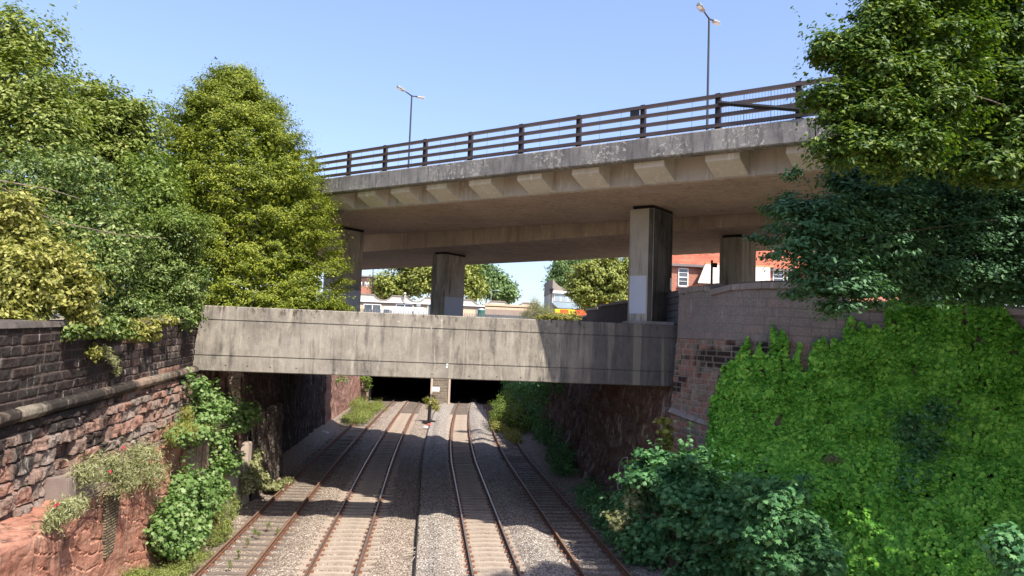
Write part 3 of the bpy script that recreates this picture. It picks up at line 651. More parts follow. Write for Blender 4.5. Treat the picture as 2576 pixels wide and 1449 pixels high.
# side of the cutting under and beyond the bridge, left
def cl_left(y):
    xf = -8.3 if y < 45.2 else -8.85
    if y > 66: xf = np.interp(y, [66, 99], [-8.8, -8.2])
    if 30.5 <= y < 33.8: xf = -8.75
    zt = np.interp(y, [30, 36, 99.6], [7.7, 8.1, 9.56]); return [(xf+.1, -.6), (xf+.02, 3), (xf-.15, 6), (xf-.2, zt), (-9.5, zt)]
def dcl(x, y, z):
    rnd, d = blocks(y, z+1.0, [0.42]*26, 0.5, 1.3, 17); j = sm(d, 0.01, 0.06)
    k = ((y < 45)*(z > 2.4)*1.0)
    return k*(j*0.05*(0.4+rnd)) + (fbm(y*0.8, z*1.2, x, 5, 31)-0.47)*(0.12+0.30*(1-k))+(fbm(y*2.6, z*2.6, x, 3, 33)-.47)*.12, {'soot': 0.34*(y < 69)*(y > 37)+.2*(y <= 37)-0.16*(y > 72), 'rnd': rnd, 'joint': j}  # mask also paints in the shade under the bridge, paler beyond it
o = sheet('cutting_side', np.arange(30.45, 99.7, 0.09), cl_left, rockmat('left_cliff', (0.17, 0.09, 0.07), (0.28, 0.155, 0.12), (0.36, 0.24, 0.19), 0.06, 0.6, 0.0), dcl, res=0.09); tag(o, kind='structure')
# buttresses and panels beyond the left end of the beam
mb = MB(); mb.box((-8.72, 33.6, 3.0), (-8.42, 35.7, 7.6)); 
def blockpile(mb, x0, x1, y0, y1, z0, z1, h=0.42):
    z = z0
    while z < z1:
        hh = min(h*random.uniform(.85, 1.2), z1-z); e = random.uniform(0, .06); mb.box((x0, y0-e, z+.01), (x1+e, y1, z+hh-.01)); z += hh
mb = MB(); blockpile(mb, -8.7, -8.28, 34.2, 35.8, 2.2, 6.9)
tag(mb.build('stone_buttress', M['cliff2'], bevel=.03), 'narrow squared stone buttress just under the left end of the concrete beam', 'buttress')
mb = MB(); mb.hexa([(-8.6, 32.6, -.4), (-8.02, 32.6, -.4), (-8.02, 36.5, -.4), (-8.6, 36.5, -.4), (-8.6, 32.6, 2.7), (-8.16, 32.6, 2.7), (-8.16, 36.5, 2.3), (-8.6, 36.5, 2.3)])
tag(mb.build('concrete_wall', M['pier'], bevel=.02), 'smooth grey concrete wall panel low on the left side of the cutting', 'wall')
mb = MB(); mb.box((-8.55, 36.7, -.4), (-7.95, 37.45, 2.6)); 
tag(mb.build('pale_pilaster', plain('limewashed_stone', (0.50, 0.40, 0.33), .9, .3, 1.5, bump=.02), bevel=.03), 'pale limewashed stone pilaster standing between the concrete panel and dark wall', 'pilaster')
def dbt(x, y, z):
    rnd, d = blocks(y, z+1.0, [0.38]*26, 0.5, 1.2, 57); j = sm(d, 0.01, 0.05)
    return j*.05*(.3+rnd)+(fbm(y*2, z*2, x, 4, 51)-.47)*.22, {'soot': np.full_like(x, -.02), 'rnd': rnd, 'joint': j}
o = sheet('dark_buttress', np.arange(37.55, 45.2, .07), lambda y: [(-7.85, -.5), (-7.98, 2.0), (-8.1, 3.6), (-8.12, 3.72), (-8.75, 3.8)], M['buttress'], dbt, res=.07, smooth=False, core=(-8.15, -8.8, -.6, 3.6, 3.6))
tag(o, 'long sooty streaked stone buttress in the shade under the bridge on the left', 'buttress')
mb = MB(); mb.tube([(-8.05, 31.3, 3.5), (-7.98, 31.5, 1.6), (-7.9, 31.9, -.2)], [.12, .11, .12], 6)
mb.build('rusty_post', M['rust_steel']); tag(bpy.data.objects['rusty_post'], 'flaking orange rusty upright post against the left side of the cutting', 'post')
mb = MB(); mb.box((-8.7, 29.0, 0.3), (-8.15, 31.2, 3.45))
tag(mb.build('lime_streaked_pier', M['cliff2'], bevel=.04), 'wall pier with white lime streaks at the end of the red rock ledge', 'wall pier')

# ------------------------------------------------------------------ right wall
def remap(o):
    me = o.data; n = len(me.vertices); a = np.zeros(n*3, dtype=np.float32); me.vertices.foreach_get('co', a); a = a.reshape(-1, 3).astype(float)
    me.vertices.foreach_set('co', rmap(a).astype(np.float32).ravel()); me.update(); return o
root = empty('stone_wall', tuple(rmap([0, .1, 0])), 'tall right retaining wall, rough stone below and painted blocks above, partly under ivy', 'retaining wall')
def bat(z): return 0.02+(9.9-z)*0.075
def dr(x, s, z):
    y = s; c = z-0.5+.02*s; rnd, d = blocks(y, c, [0.215]*46, 0.28, 0.62, 23); j = sm(d, 0.008, 0.03)
    return j*(0.015+0.045*((rnd*9.1) % 1))+j*(fbm(y*5, z*5, 0, 3, 6)-.45)*0.06, {'rnd': rnd, 'joint': j, 'soot': 0.55*np.exp(-((s-2.4)/1.7)**2-((z-7.2)/.6)**2)+0.30*np.exp(-((z-6.1)/.5)**2)*vn(s*1.5, z*3, 0, 5)+0.2*(s > 4)*(z > 6.6)-0.03}
SS_ = np.arange(0, 19.6, 0.04)
TPX = [(1718, 730), (1796, 719), (1797, 734), (1870, 716), (1887, 716), (2007, 716), (2120, 722), (2150, 768), (2440, 776), (2546, 782), (2900, 790)]
TS = [WW(*p) for p in TPX]
def ztop(s): return float(np.interp(s, [t[0] for t in TS], [t[1]-.16 for t in TS]))
def zb_(s): return float(np.interp(s, [0, 20], [7.97, 7.75]))
sheet('rough_masonry', SS_, lambda s: [(bat(-.5), -.5), (bat(3), 3.0), (bat(zb_(s)), zb_(s))], M['rwall'], dr, parent=root, res=0.04, smooth=False, flip=False, core=None).name
remap(bpy.data.objects['rough_masonry'])
def dp(x, s, z):
    c = z+.03*s; rnd, d = blocks(s, c, [0.32]*45, 0.55, 0.85, 29); j = sm(d, 0.006, 0.024); fade = 0.4+0.6*sm(s, 2, 5)
    return j*0.012*fade+(fbm(s*5, z*5, 0, 3, 6)-.45)*0.012, {'rnd': rnd, 'joint': 1-(1-j)*fade, 'soot': 0.10*sm(s, 4.5, 6)}
remap(sheet('block_parapet', np.arange(0, 19.6, 0.024), lambda s: [(bat(8)-.01, zb_(s)+.01), (bat(8)-.05, ztop(s))], M['pale'], dp, parent=root, res=0.024, smooth=False))
def swept(fn, ss, name, mat, bev=0):
    mb = MB()
    for a, b in zip(ss[:-1], ss[1:]):
        P = [(fn(t)) for t in (a+.004, b-.004)]
        q = [rmap([P[0][k][0], a+.004, P[0][k][1]]) for k in range(4)]+[rmap([P[1][k][0], b-.004, P[1][k][1]]) for k in range(4)]
        mb.hexa([q[0], q[1], q[5], q[4], q[3], q[2], q[6], q[7]])
    return mb.build(name, mat, root, bevel=bev)
def csec(s, dz=0, o=.20, h=.2): z = ztop(s)+.003+dz; return [(o, z), (-.6, z), (-.55, z+h+.14), (o, z+h)]
s1, s2, s3 = TS[2][0], TS[6][0], TS[7][0]
swept(lambda s: [(-.03, 1), (-.62, 1), (-.6, ztop(s)), (-.03, ztop(s))], list(np.arange(0, 19.6, .7)), 'wall_core', M['greystone'])
swept(lambda s: csec(s, 0, .17), [0]+list(np.arange(.8, s1-.3, .9))+[s1-.01], 'coping', M['greystone'], .012)
swept(lambda s: csec(s, .0, .25, .22), [s1+.01]+list(np.arange(s1+1.0, s2-.4, 1.05))+[s2], 'coping', M['greystone'], .012)
swept(lambda s: csec(s, .0, .22, .2), [s3]+list(np.arange(s3+1.0, 19.4, 1.05)), 'coping', M['greystone'], .012)
mb = MB(); pts = [(WW(1655+9, 1030), 0), (WW(1720, 1045), 0), (WW(1800, 1068), 0)]
sv = [0.05, 1.2, 3.4]; zv = [5.1, 4.95, 4.6]
for k in range(2):
    q = []
    for s_, z_ in ((sv[k], zv[k]), (sv[k+1], zv[k+1])): q += [rmap([bat(z_)+.22, s_, z_]), rmap([bat(z_)-.2, s_, z_]), rmap([bat(z_)-.2, s_, z_+.25]), rmap([bat(z_)+.10, s_, z_+.16])]
    mb.hexa([q[0], q[1], q[5], q[4], q[3], q[2], q[6], q[7]])
mb.build('sloping_course', M['greystone'], root, bevel=.02)
# earth bank against the foot of the wall, further out towards the camera
def bank_off(s, z): return bat(z)+np.clip(4.6-z, 0, 9)*np.interp(s, [2.2, 4.5, 8, 16, 30], [.03, .12, .55, 1.0, 1.1])
def dbk(x, s, z): return (fbm(s*.9, z*.9, 0, 4, 3)-.5)*.5*sm(s, 3, 6), {'soot': x*0}
tag(remap(sheet('bank', np.arange(3.2, 30, .3), lambda s: [(float(bank_off(s, -.6)), -.6), (float(bank_off(s, 2)), 2.0), (float(bank_off(s, 4.2)), 4.2), (bat(4.7)-.1, 4.75)], M['soil'], dbk, res=.3)), kind='structure')
# return wall behind the pier on the right
mb = MB(); z = 8.3
while z < 9.7:
    mb.box((9.98, 29.66, z+.006), (10.5, 36.5, z+.27)); z += .28
mb.box((9.93, 29.66, 9.7), (10.55, 36.5, 9.86))
tag(mb.build('block_wall', plain('dark_blocks', (0.12, 0.115, 0.12), .9, .3, 1.5, bump=.02), bevel=.012), 'short dark block wall half hidden behind the nearest bridge pier', 'wall')
# rock under and beyond the bridge, right
def cl_right(y):
    zt = np.interp(y, [29.6, 99.6], [6.9, 9.56]); xf = np.interp(y, [29.6, 33, 60, 99], [9.75, 9.45, 9.5, 11.0]); return [(xf-.35, -.6), (xf-.1, 1.5), (xf+.1, 5.0), (xf+.35, zt), (12.0, zt+.1)]
def dcr(x, y, z):
    rnd, d = blocks(y, z-.12*(y-30)*-1+1.0, [0.4]*60, 0.6, 1.5, 37); j = sm(d, 0.01, 0.05); k = sm(z+(vn(y*.5, 0, 0, 2)-.5)*2, 4.2, 4.8)
    return (fbm(y*0.6, z*0.9, x, 5, 41)-0.47)*0.8*(1-.8*k)+(fbm(y*2.5, z*2.5, x, 4, 43)-0.47)*0.25+k*j*.05*(.3+rnd), {'soot': np.full_like(x, .03), 'rnd': rnd, 'joint': j}
o = sheet('cutting_side', np.arange(29.65, 99.7, 0.09), cl_right, M['cliff'], dcr, res=0.09, flip=True); tag(o, kind='structure')
# graffiti: hollow outlined letters sprayed on the rock
mb = MB(); gx = 9.12
def gp(px, py):
    p = WX(px, py, gx); return (p[0], p[1], p[2])
def stroke(pts, wd=.045):
    pts = [np.array(gp(*p)) for p in pts]
    for a, b in zip(pts[:-1], pts[1:]): mb.tube([a, b], wd*.5, 5)
stroke([(1578, 1150), (1566, 1152), (1558, 1170), (1553, 1215), (1555, 1232), (1563, 1232), (1568, 1195), (1574, 1192), (1572, 1206)])
stroke([(1563, 1180), (1570, 1172), (1572, 1185)]); stroke([(1578, 1150), (1580, 1175), (1577, 1230), (1584, 1228), (1592, 1170), (1598, 1168), (1596, 1225)])
stroke([(1602, 1215), (1604, 1180), (1612, 1168), (1610, 1195), (1606, 1210), (1614, 1190), (1622, 1180), (1620, 1205)]); stroke([(1560, 1240), (1572, 1244), (1578, 1238), (1586, 1246), (1594, 1240)])
tag(mb.build('graffiti', plain('spray_paint', (0.55, 0.53, 0.56), .7, .1)), 'white outlined graffiti letters sprayed on the dark rock beside the bushes', 'graffiti')
#INSERT2
# ------------------------------------------------------------------ concrete beam bridge over the cutting
YB = 30.4
root = empty('concrete_footbridge', (0, YB, 6.1), 'long pale weathered concrete beam spanning the cutting with two shallow grooves', 'bridge')
mb = MB()
def g(z): return [(YB, z+.022), (YB+.035, z+.018), (YB+.035, z-.018), (YB, z-.022)]
prof = [(YB+.03, 8.56), (YB, 8.53)] + g(8.03) + g(6.68) + [(YB, 6.12), (YB+.03, 6.09), (YB+1.55, 6.09), (YB+1.58, 6.12), (YB+1.58, 8.53), (YB+1.55, 8.56)]
NB = 60
def fb(t, a, c):                         # t 0..1 along the span; left end splays out downwards
    xl = -8.60-(8.56-c)*0.12; xr_ = 10.06-(8.56-c)*0.07
    x = xl+(xr_-xl)*t
    return (x, a+0.012*math.sin(t*9)*0, c-0.035*t)
mb.prism(prof, fb, list(np.linspace(0, 1, NB)))
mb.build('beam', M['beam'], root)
mb = MB(); xq = [WY(x, y, YB) for x, y in ((567, 919), (622, 921), (680, 924), (745, 927), (840, 931), (925, 934), (1087, 941), (1180, 947), (1250, 948), (1310, 950), (1395, 950), (1515, 953))]
for p in xq: mb = MB(); mb.tube([(p[0], YB-.004, p[2]), (p[0], YB+.05, p[2])], .026, 8); mb.build('drain_hole', M['black'], root)
mb = MB(); mb.hexa([(8.05, YB+.35, 8.50), (9.95, YB+.35, 8.50), (9.95, YB+1.6, 8.50), (8.05, YB+1.6, 8.50), (8.05, YB+.35, 8.66), (9.95, YB+.35, 8.66), (9.95, YB+1.6, 8.66), (8.05, YB+1.6, 8.66)])
mb.build('plinth', M['greystone'], root, bevel=.02)
for px, py, r in ((1111, 806, .05), (1085, 826, .04), (1428/1.59, 806, .05), (1003, 809, .05)): 
    p = WY(px, py, YB); mb = MB(); mb.tube([(p[0], YB-.006, p[2]), (p[0], YB+.02, p[2])], r*.6, 7); mb.build('lichen_spot', M['gutter'], root)
for px, py in ((1125, 917), (1124, 923)):
    p = WY(px, py, YB); mb = MB(); mb.tube([(p[0], YB-.006, p[2]), (p[0], YB+.02, p[2])], .04, 7); mb.build('lichen_spot', M['white'], root)

# ------------------------------------------------------------------ overpass: frame (s along, n across, away from the camera)
US = np.array([.726, -.688]); UN = np.array([.688, .726])
def B(s, n, z): q = US*s+UN*n; return (q[0], q[1], z)
def ZT(s): return 14.96-0.0214*(s+21)
ov = empty('road_overpass', B(-21, 33, 8.5), 'curving brown grey concrete road bridge crossing high over the cutting on four piers', 'bridge')
S = list(np.arange(-84, 13, 1.5))
def bend(s): return 0.0016*max(0, s+12)**2 + 0.0005*max(0, -s-30)**2
def FB(s, n, dz): return B(s, n+bend(s), ZT(s)+dz)
def slab(prof, name, mat, parent=ov, ss=S): mb = MB(); mb.prism(prof, lambda t, a, c: FB(t, a, c), ss); return mb.build(name, mat, parent)
slab([(24.05, 0.0), (43.5, 0.0), (43.5, -.34), (33.0, -.34), (24.05, -.34)], 'deck', M['soffit'])
slab([(23.80, .06), (23.84, .09), (24.35, .09), (24.35, .002), (24.22, .002), (24.22, -.66), (23.84, -.66), (23.80, -.62)], 'fascia', M['fascia'], ss=[s for s in S if s < -6.5]+[-6.9])
slab([(23.80, .06), (23.84, .09), (24.35, .09), (24.35, .002), (24.22, .002), (24.22, -.66), (23.84, -.66), (23.80, -.62)], 'fascia', M['fascia'], ss=[-6.86]+[s for s in S if s > -6.4])
slab([(43.35, .09), (43.8, .09), (43.8, -.66), (43.51, -.66), (43.51, .002), (43.35, .002)], 'fascia', M['fascia'])
slab([(25.17, -.341), (25.17, -1.27), (25.21, -1.31), (31.96, -1.31), (32.0, -1.27), (32.0, -.341)], 'girder', M['soffit'])
mb = MB(); mb.prism([(33.0, 0), (33.0, -1), (33.04, -1.04), (41.3, -1.04), (41.34, -1), (41.34, 0)], lambda t, a, c: (lambda q_: (q_[0], q_[1], ZT(t)-.341 if c == 0 else 13.14+(c+1)))(FB(t, a, 0)), S); mb.build('girder', M['soffit'], ov)
# pale outer web face of the near girder
slab([(25.10, -.345), (25.10, -1.28), (25.168, -1.28), (25.168, -.345)], 'web', M['deck'])
s = -30.0-2.62*12
bspots = [-27.45, -25.2, -22.95, -20.5, -17.95, -15.35, -12.7, -10.0]
bspots = [bspots[0]-2.35*i for i in range(18, 0, -1)]+bspots+[-10+2.7*i for i in range(1, 7)]
for s in bspots:
    mb = MB(); hw = .60; P = []
    for ss_ in (s-hw, s+hw):
        P.append([FB(ss_, 25.098, -.343), FB(ss_, 24.24, -.343), FB(ss_, 24.24, -.86), FB(ss_, 25.098, -1.25)])
    b = len(mb.v); mb.v += P[0]+P[1]
    for f in ((0, 1, 2, 3), (7, 6, 5, 4), (0, 4, 5, 1), (1, 5, 6, 2), (2, 6, 7, 3), (3, 7, 4, 0)): mb.f.append(f); mb.m.append(0)
    mb.build('bracket', M['bracket'], ov, bevel=.012)
# parapet railing
pxb = [(876, 450), (967, 437), (1068, 422), (1182, 407), (1310, 390), (1455, 371), (1617, 350), (1806, 325)]
def s_of(px, py):
    d = ray(px, py); t = (24.0)/(UN[0]*d[0]+UN[1]*d[1]); q = CAMP+d*t; return float(q[0]*US[0]+q[1]*US[1])
ps = [s_of(*p) for p in pxb]; st = (ps[-1]-ps[0])/7
allp = [ps[0]-2.75*i for i in range(20, 0, -1)]+ps+[ps[-1]+2.62*i for i in range(1, 8)]
ZR = .09
for s in allp:
    mb = MB()
    a = FB(s, 24.0, 0); c = (a[0], a[1]); z0 = a[2]+ZR; z1 = z0+1.23
    mb.obox(c, US, UN, .085, .010, z0, z1); 
    for q in (-.078, .078): mb.obox((c[0]+UN[0]*0+US[0]*q, c[1]+US[1]*q), US, UN, .010, .07, z0, z1)
    mb.obox(c, US, UN, .085, .085, z1, z1+.012); mb.obox((c[0]+US[0]*.005, c[1]+US[1]*.005), US, UN, .18, .15, z0-.02, z0+.025)
    mb.build('railing_post', M['rail_brown'], ov)
for h in (1.13, .80, .47, .13):
    mb = MB(); mb.prism([(23.84, h-.06), (23.94, h-.06), (23.94, h+.06), (23.84, h+.06)], lambda t, a, c: FB(t, a, c+ZR), allp)
    mb.build('rail', M['rail_brown'], ov)
mb = MB()                                        # fine vertical bars behind the rails at the right end
for i in range(50):
    p = FB(ps[-1]+.15+i*.10, 24.03, ZR); mb.tube([p, (p[0], p[1], p[2]+1.1)], .0045, 4)
for a, b in zip(allp[:-1], allp[1:]):
    for f in (.33, .66):
        p = FB(a+(b-a)*f, 24.03, ZR); mb.tube([p, (p[0], p[1], p[2]+1.1)], .006, 4)
for hh in (.02, 1.1): mb.tube([FB(s, 24.03, ZR+hh) for s in allp], .006, 4)
mb.build('infill_mesh', M['lamp_grey'], ov)
mb = MB(); a = FB(ps[-1]+.1, 23.80, .95); b = FB(ps[-1]+3.0, 23.8, .30); mb.tube([a, b], .075, 4)
mb.build('brace', M['black'], ov)
mb = MB(); c = FB(ps[6]-.28, 23.88, 0); mb.obox((c[0], c[1]), US, UN, .17, .03, c[2]+ZR+.86, c[2]+ZR+1.09); mb.build('nameplate', M['black'], ov)
# back parapet
for h in (1.1, .6):
    mb = MB(); mb.prism([(43.55, h-.045), (43.63, h-.045), (43.63, h+.045), (43.55, h+.045)], lambda t, a, c: FB(t, a, c+ZR), allp); mb.build('rail', M['rail_brown'], ov)
# piers
def pier(s, n, zt, patches, pl=8.3, dark=False):
    hu, hn, ch = .55, 1.05, .16
    oct_ = [(-hu+ch*.6, -hn), (hu-ch, -hn), (hu, -hn+ch), (hu, hn-ch), (hu-ch, hn), (-hu+ch, hn), (-hu, hn-ch), (-hu, -hn+ch*.6)]
    mb = MB(); mb.prism(oct_, lambda t, a, c: B(s+a, n+c, t), [pl, 9.5, 11, 12.5, zt-.16])
    for i, f in enumerate(mb.f):
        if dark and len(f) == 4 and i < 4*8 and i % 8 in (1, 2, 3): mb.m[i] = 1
    o = mb.build('pier', [M['pier'], M['pier_dark']], ov, bevel=.015)
    mb = MB(); mb.prism([(-.45, -.85), (.5, -.85), (.5, .95), (-.45, .95)], lambda t, a, c: B(s+a, n+c, t), [zt-.159, zt+.05]); mb.build('bearing', M['bearing'], o)  # near black block stands in for the shade in the bearing gap
    for (face, a0, a1, z0, z1, mt) in patches:
        mb = MB()
        if face == 'n': pts = [(a0, -hn-.004), (a1, -hn-.004), (a1, -hn+.05), (a0, -hn+.05)]
        else: pts = [(hu-.05, a0), (hu+.004, a0), (hu+.004, a1), (hu-.05, a1)]
        mb.prism(pts, lambda t, a, c: B(s+a, n+c, t), [z0, z1]); mb.build('paint_patch', M[mt], o)
    return o
pA = pier(-35.0, 29.5, 13.95, [('u', -.8, .85, 9.0, 10.35, 'paint'), ('u', -.8, .85, 10.36, 10.8, 'paint_grey'), ('n', -.4, .36, 9.0, 10.3, 'paint')])
pB = pier(-32.6, 35.9, 13.12, [('u', -.86, .86, 8.6, 10.35, 'paint'), ('n', .36, .38, 8.6, 10.35, 'paint_grey')])
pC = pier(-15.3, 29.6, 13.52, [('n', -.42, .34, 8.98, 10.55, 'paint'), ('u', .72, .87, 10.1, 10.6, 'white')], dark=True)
pD = pier(-14.0, 36.1, 13.12, [])
# transfer slab that carries the piers across the tracks (hidden behind the beam, its shade falls within the overpass shadow)
mb = MB(); fl = [(-9.3, 39.9), (3.2, 33.7), (10.8, 33.0), (16, 40), (13, 50.5)]
fl = [(-9.3, 47.0), (10.6, 33.0 if False else 32.2), (10.6, 46.0), (-9.3, 65.0)]
mb.prism([(0, 0)], lambda t, a, c: (0, 0, 0), []) if False else None
b = len(mb.v); mb.v += [(x, y, 7.1) for x, y in fl]+[(x, y, 8.3) for x, y in fl]; mb.f += [(3, 2, 1, 0), (4, 5, 6, 7), (0, 1, 5, 4), (1, 2, 6, 5), (2, 3, 7, 6), (3, 0, 4, 7)]; mb.m += [0]*6
mb.build('transfer_slab', M['deck'], ov)
# lamp columns on the central reserve
def lamp(s, label, hc=7.45):
    base = B(s, 32.3, ZT(s)); r = empty('street_lamp', base, label, 'street lamp', 'twin arm lamp columns on the overpass')
    x, y, z = base; mb = MB(); mb.tube([(x, y, z), (x, y, z+1.8), (x, y, z+1.82), (x, y, z+hc)], [.095, .09, .06, .045], 10); mb.build('column', M['lamp_grey'], r, smooth=True)
    for sg in (-1, 1):
        d = UN*sg; mb = MB(); L = .62 if sg < 0 else .5; up = .14 if sg < 0 else .10
        mb.tube([(x, y, z+hc-.03), (x+d[0]*L, y+d[1]*L, z+hc-.03+up)], [.04, .032], 8); ar = mb.build('arm', M['lamp_grey'], r, smooth=True)
        mb = MB(); p0 = np.array([x+d[0]*(L-.05), y+d[1]*(L-.05)]); z0 = z+hc-.03+up
        P = []
        for (t, wd, zz) in ((0, .06, -.04), (.14, .13, -.05), (.52, .15, -.03), (.62, .09, .0)):
            for q in (-1, 1): c = p0+d*t+US*wd*q; P.append((c[0], c[1], z0+zz+t*.12))
            for q in (1, -1): c = p0+d*t+US*wd*.7*q; P.append((c[0], c[1], z0+zz+.09*(1 if t < .75 else .3)+t*.12))
        b = len(mb.v); mb.v += P
        for i in range(3):
            for k in range(4): mb.f.append((b+i*4+k, b+i*4+(k+1) % 4, b+i*4+4+(k+1) % 4, b+i*4+4+k)); mb.m.append(0)
        mb.f += [(b+3, b+2, b+1, b), (b+12, b+13, b+14, b+15)]; mb.m += [0, 0]
        lh = mb.build('lantern', M['lamp_head'], r); c = p0+d*.4
        mb = MB(); mb.tube([(c[0], c[1], z0+.08), (c[0], c[1], z0+.17)], .035, 8); mb.build('sensor', M['lamp_head'], lh)
        mb = MB(); mb.obox(c, d, US, .24, .10, z0-.005, z0+.004) ; mb.build('lens', plain('lamp_glass', (.6, .62, .6), .2), lh)
lamp(-32.95, 'twin armed grey lamp column standing on the overpass left of the middle', 7.1)
lamp(-14.05, 'taller looking twin armed lamp column on the overpass, above the right hand pier', 7.85)

# ------------------------------------------------------------------ tunnel portals
tn = empty('railway_tunnel', (1.6, 99, 0), 'twin railway tunnel portal with two black openings either side of a rough stone pier', 'tunnel')
mb = MB(); mb.box((-12, 99.0, 4.6), (15.5, 100.2, 9.45)); mb.build('headwall', M['cliff2'], tn)
def pierstones(mb, x0, x1, y0, y1, z0, z1, h=.34):
    z = z0
    while z < z1-.05:
        hh = min(h*random.uniform(.85, 1.15), z1-z); x = x0
        while x < x1-.02:
            L = min(random.uniform(.45, .9), x1-x); 
            if x1-(x+L) < .25: L = x1-x
            e = random.uniform(0, .05); mb.box((x+.025, y0-e, z+.025), (x+L-.025, y1, z+hh-.025)); x += L
        z += hh
mb = MB(); pierstones(mb, .72, 2.66, 99.0, 140, -.4, 4.6)
cb = mb.build('central_pier', stonep := plain('portal_stone', (0.22, 0.18, 0.135), .95, .6, 2.6, bump=.03), tn, bevel=.035)
mb = MB(); mb.box((.735, 99.03, -.4), (2.645, 139, 4.6)); mb.build('mortar_core', plain('pale_mortar', (.42, .37, .31), .95, .15), tn)
for a, b_ in ((.44, .71), (2.67, 2.93)):
    mb = MB(); mb.box((a, 98.9, -.4), (b_, 100, 4.6)); mb.build('quoin', plain('pale_quoin', (.48, .40, .32), .9, .15, 1.5), tn, bevel=.02)
mb = MB(); pierstones(mb, -9.3, -7.3, 99.0, 140, -.4, 4.6, .8); mb.build('side_pier', M['cliff2'], tn, bevel=.04)
mb = MB(); pierstones(mb, 10.5, 13.5, 99.0, 140, -.4, 4.6, .8); mb.build('side_pier', M['cliff2'], tn, bevel=.04)
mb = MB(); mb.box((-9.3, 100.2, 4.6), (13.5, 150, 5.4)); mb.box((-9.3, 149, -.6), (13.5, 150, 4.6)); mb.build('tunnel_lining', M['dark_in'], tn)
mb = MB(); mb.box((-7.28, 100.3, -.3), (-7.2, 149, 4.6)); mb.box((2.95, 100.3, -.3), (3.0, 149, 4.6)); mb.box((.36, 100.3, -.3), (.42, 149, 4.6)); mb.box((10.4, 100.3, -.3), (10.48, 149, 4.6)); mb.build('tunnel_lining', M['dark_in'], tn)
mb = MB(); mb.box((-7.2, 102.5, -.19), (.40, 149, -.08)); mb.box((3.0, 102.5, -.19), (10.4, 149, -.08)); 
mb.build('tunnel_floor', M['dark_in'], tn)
# notice on a post in front of the portal pier
r = empty('notice_board', (1.35, 98, 0), 'small white notice board on a thin post in front of the tunnel pier', 'sign')
mb = MB(); mb.tube([(1.42, 98.3, -.3), (1.42, 98.3, 1.0)], .03, 6); mb.build('post', M['galv'], r)
mb = MB(); pa = WY(1087, 973, 98.2); pb = WY(1105.5, 985, 98.2); mb.box((pa[0], 98.2, pb[2]), (pb[0], 98.23, pa[2])); bd = mb.build('panel', M['white'], r)
mb = MB()
for i, (a, b_) in enumerate(((.2, .8), (.35, .62), (.42, .55), (.15, .88), (.2, .8))):
    zz = pa[2]-(pa[2]-pb[2])*(.16+.16*i+.03*(i > 2)); W_ = pb[0]-pa[0]; x = pa[0]+W_*a
    while x < pa[0]+W_*b_: L = random.uniform(.03, .09); mb.box((x, 98.192, zz-.012), (x+L, 98.1995, zz+.012)); x += L+.02
mb.build('lettering', M['sign_txt'], bd)

# ------------------------------------------------------------------ street beyond: fence, workshop, van, houses
FG_ = plain('weathered_steel', (.17, .18, .185), .5, .1, 3, .2)
r = empty('palisade_fence', (0, 99.8, 9.5), 'grey steel palisade fence with pointed pales along the street above the tunnel', 'fence')
mb = MB(); x = -16.0
while x < 13.2:
    mb.prism([(-.045, 0), (0, -.02), (.045, 0), (0, .012)], lambda t, a, c, x=x: (x+a, 99.7+c, t), [9.5, 11.5]); mb.tube([(x, 99.7, 11.5), (x, 99.7, 11.66)], [.035, .004], 4); x += .21
mb.build('pale', FG_, r); mb = MB(); mb.box((-16, 99.73, 11.12), (13.2, 99.78, 11.18)); mb.box((-16, 99.73, 9.8), (13.2, 99.78, 9.86)); mb.build('rail', FG_, r)
for x in np.arange(-16, 13.5, 2.75): mb = MB(); mb.box((x-.05, 99.79, 9.4), (x+.05, 99.88, 11.55)); mb.build('post', FG_, r)
# van
p0, p1 = WY(958, 775, 104), WY(1071, 775, 104); r = empty('parked_van', ((p0[0]+p1[0])/2, 105, 9.55), 'white high roofed van parked behind the palisade fence', 'van')
x0, x1 = p0[0]-.15, p1[0]+.1
mb = MB(); pr = [(x0, 9.95), (x0, 11.2), (x0+.45, 12.0), (x0+.8, 12.22), (x1-.3, 12.24), (x1, 12.0), (x1, 9.95)]
mb.prism(pr, lambda t, a, c: (a, t, c), [103.9, 105.9]); mb.build('body', M['white'], r, bevel=.12)
for xx in (x0+1.0, x1-1.2):
    mb = MB(); mb.tube([(xx, 103.85, 9.93), (xx, 104.15, 9.93)], .35, 16); wh = mb.build('wheel', M['black'], r)
mb = MB(); mb.box((x0+.5, 103.885, 11.25), (x0+1.35, 103.93, 11.8)); mb.build('window', M['glass'], r)
# scalloped roof workshop
YW = 112.0
r = empty('workshop', (0, YW, 9.5), 'low cream workshop with a scalloped wavy roofline and white framed windows', 'building')
xa, xb = WY(820, 750, YW)[0], WY(1383, 760, YW)[0]
def pat(x): # roofline height
    P = 4.72; q = ((x-WY(975, 740, YW)[0]+1.85) % P)
    zf = WY(975+ (x-WY(975, 740, YW)[0])*17.2, 740+(x-WY(975, 740, YW)[0])*17.2*.037, YW)[2] if False else 14.12-0.012*(x+5)
    if q < 2.5: return zf-.74*math.sin(math.pi*q/2.5)**.75
    return zf
mb = MB(); xs_ = np.arange(xa, xb, .2); n = len(xs_)
V = []; 
for yv in (YW, YW+14):
    for x in xs_: V.append((x, yv, pat(x)))
    for x in xs_: V.append((x, yv, 13.15))
b = 0; mb.v += V
for i in range(n-1):
    for o_ in (0, 2*n): mb.f.append((o_+i, o_+i+1, o_+n+i+1, o_+n+i)); mb.m.append(0)
    mb.f.append((i, i+1, 2*n+i+1, 2*n+i)); mb.m.append(1)
mb.build('roof', [M['gutter'], M['roof_felt']], r)
mb = MB()
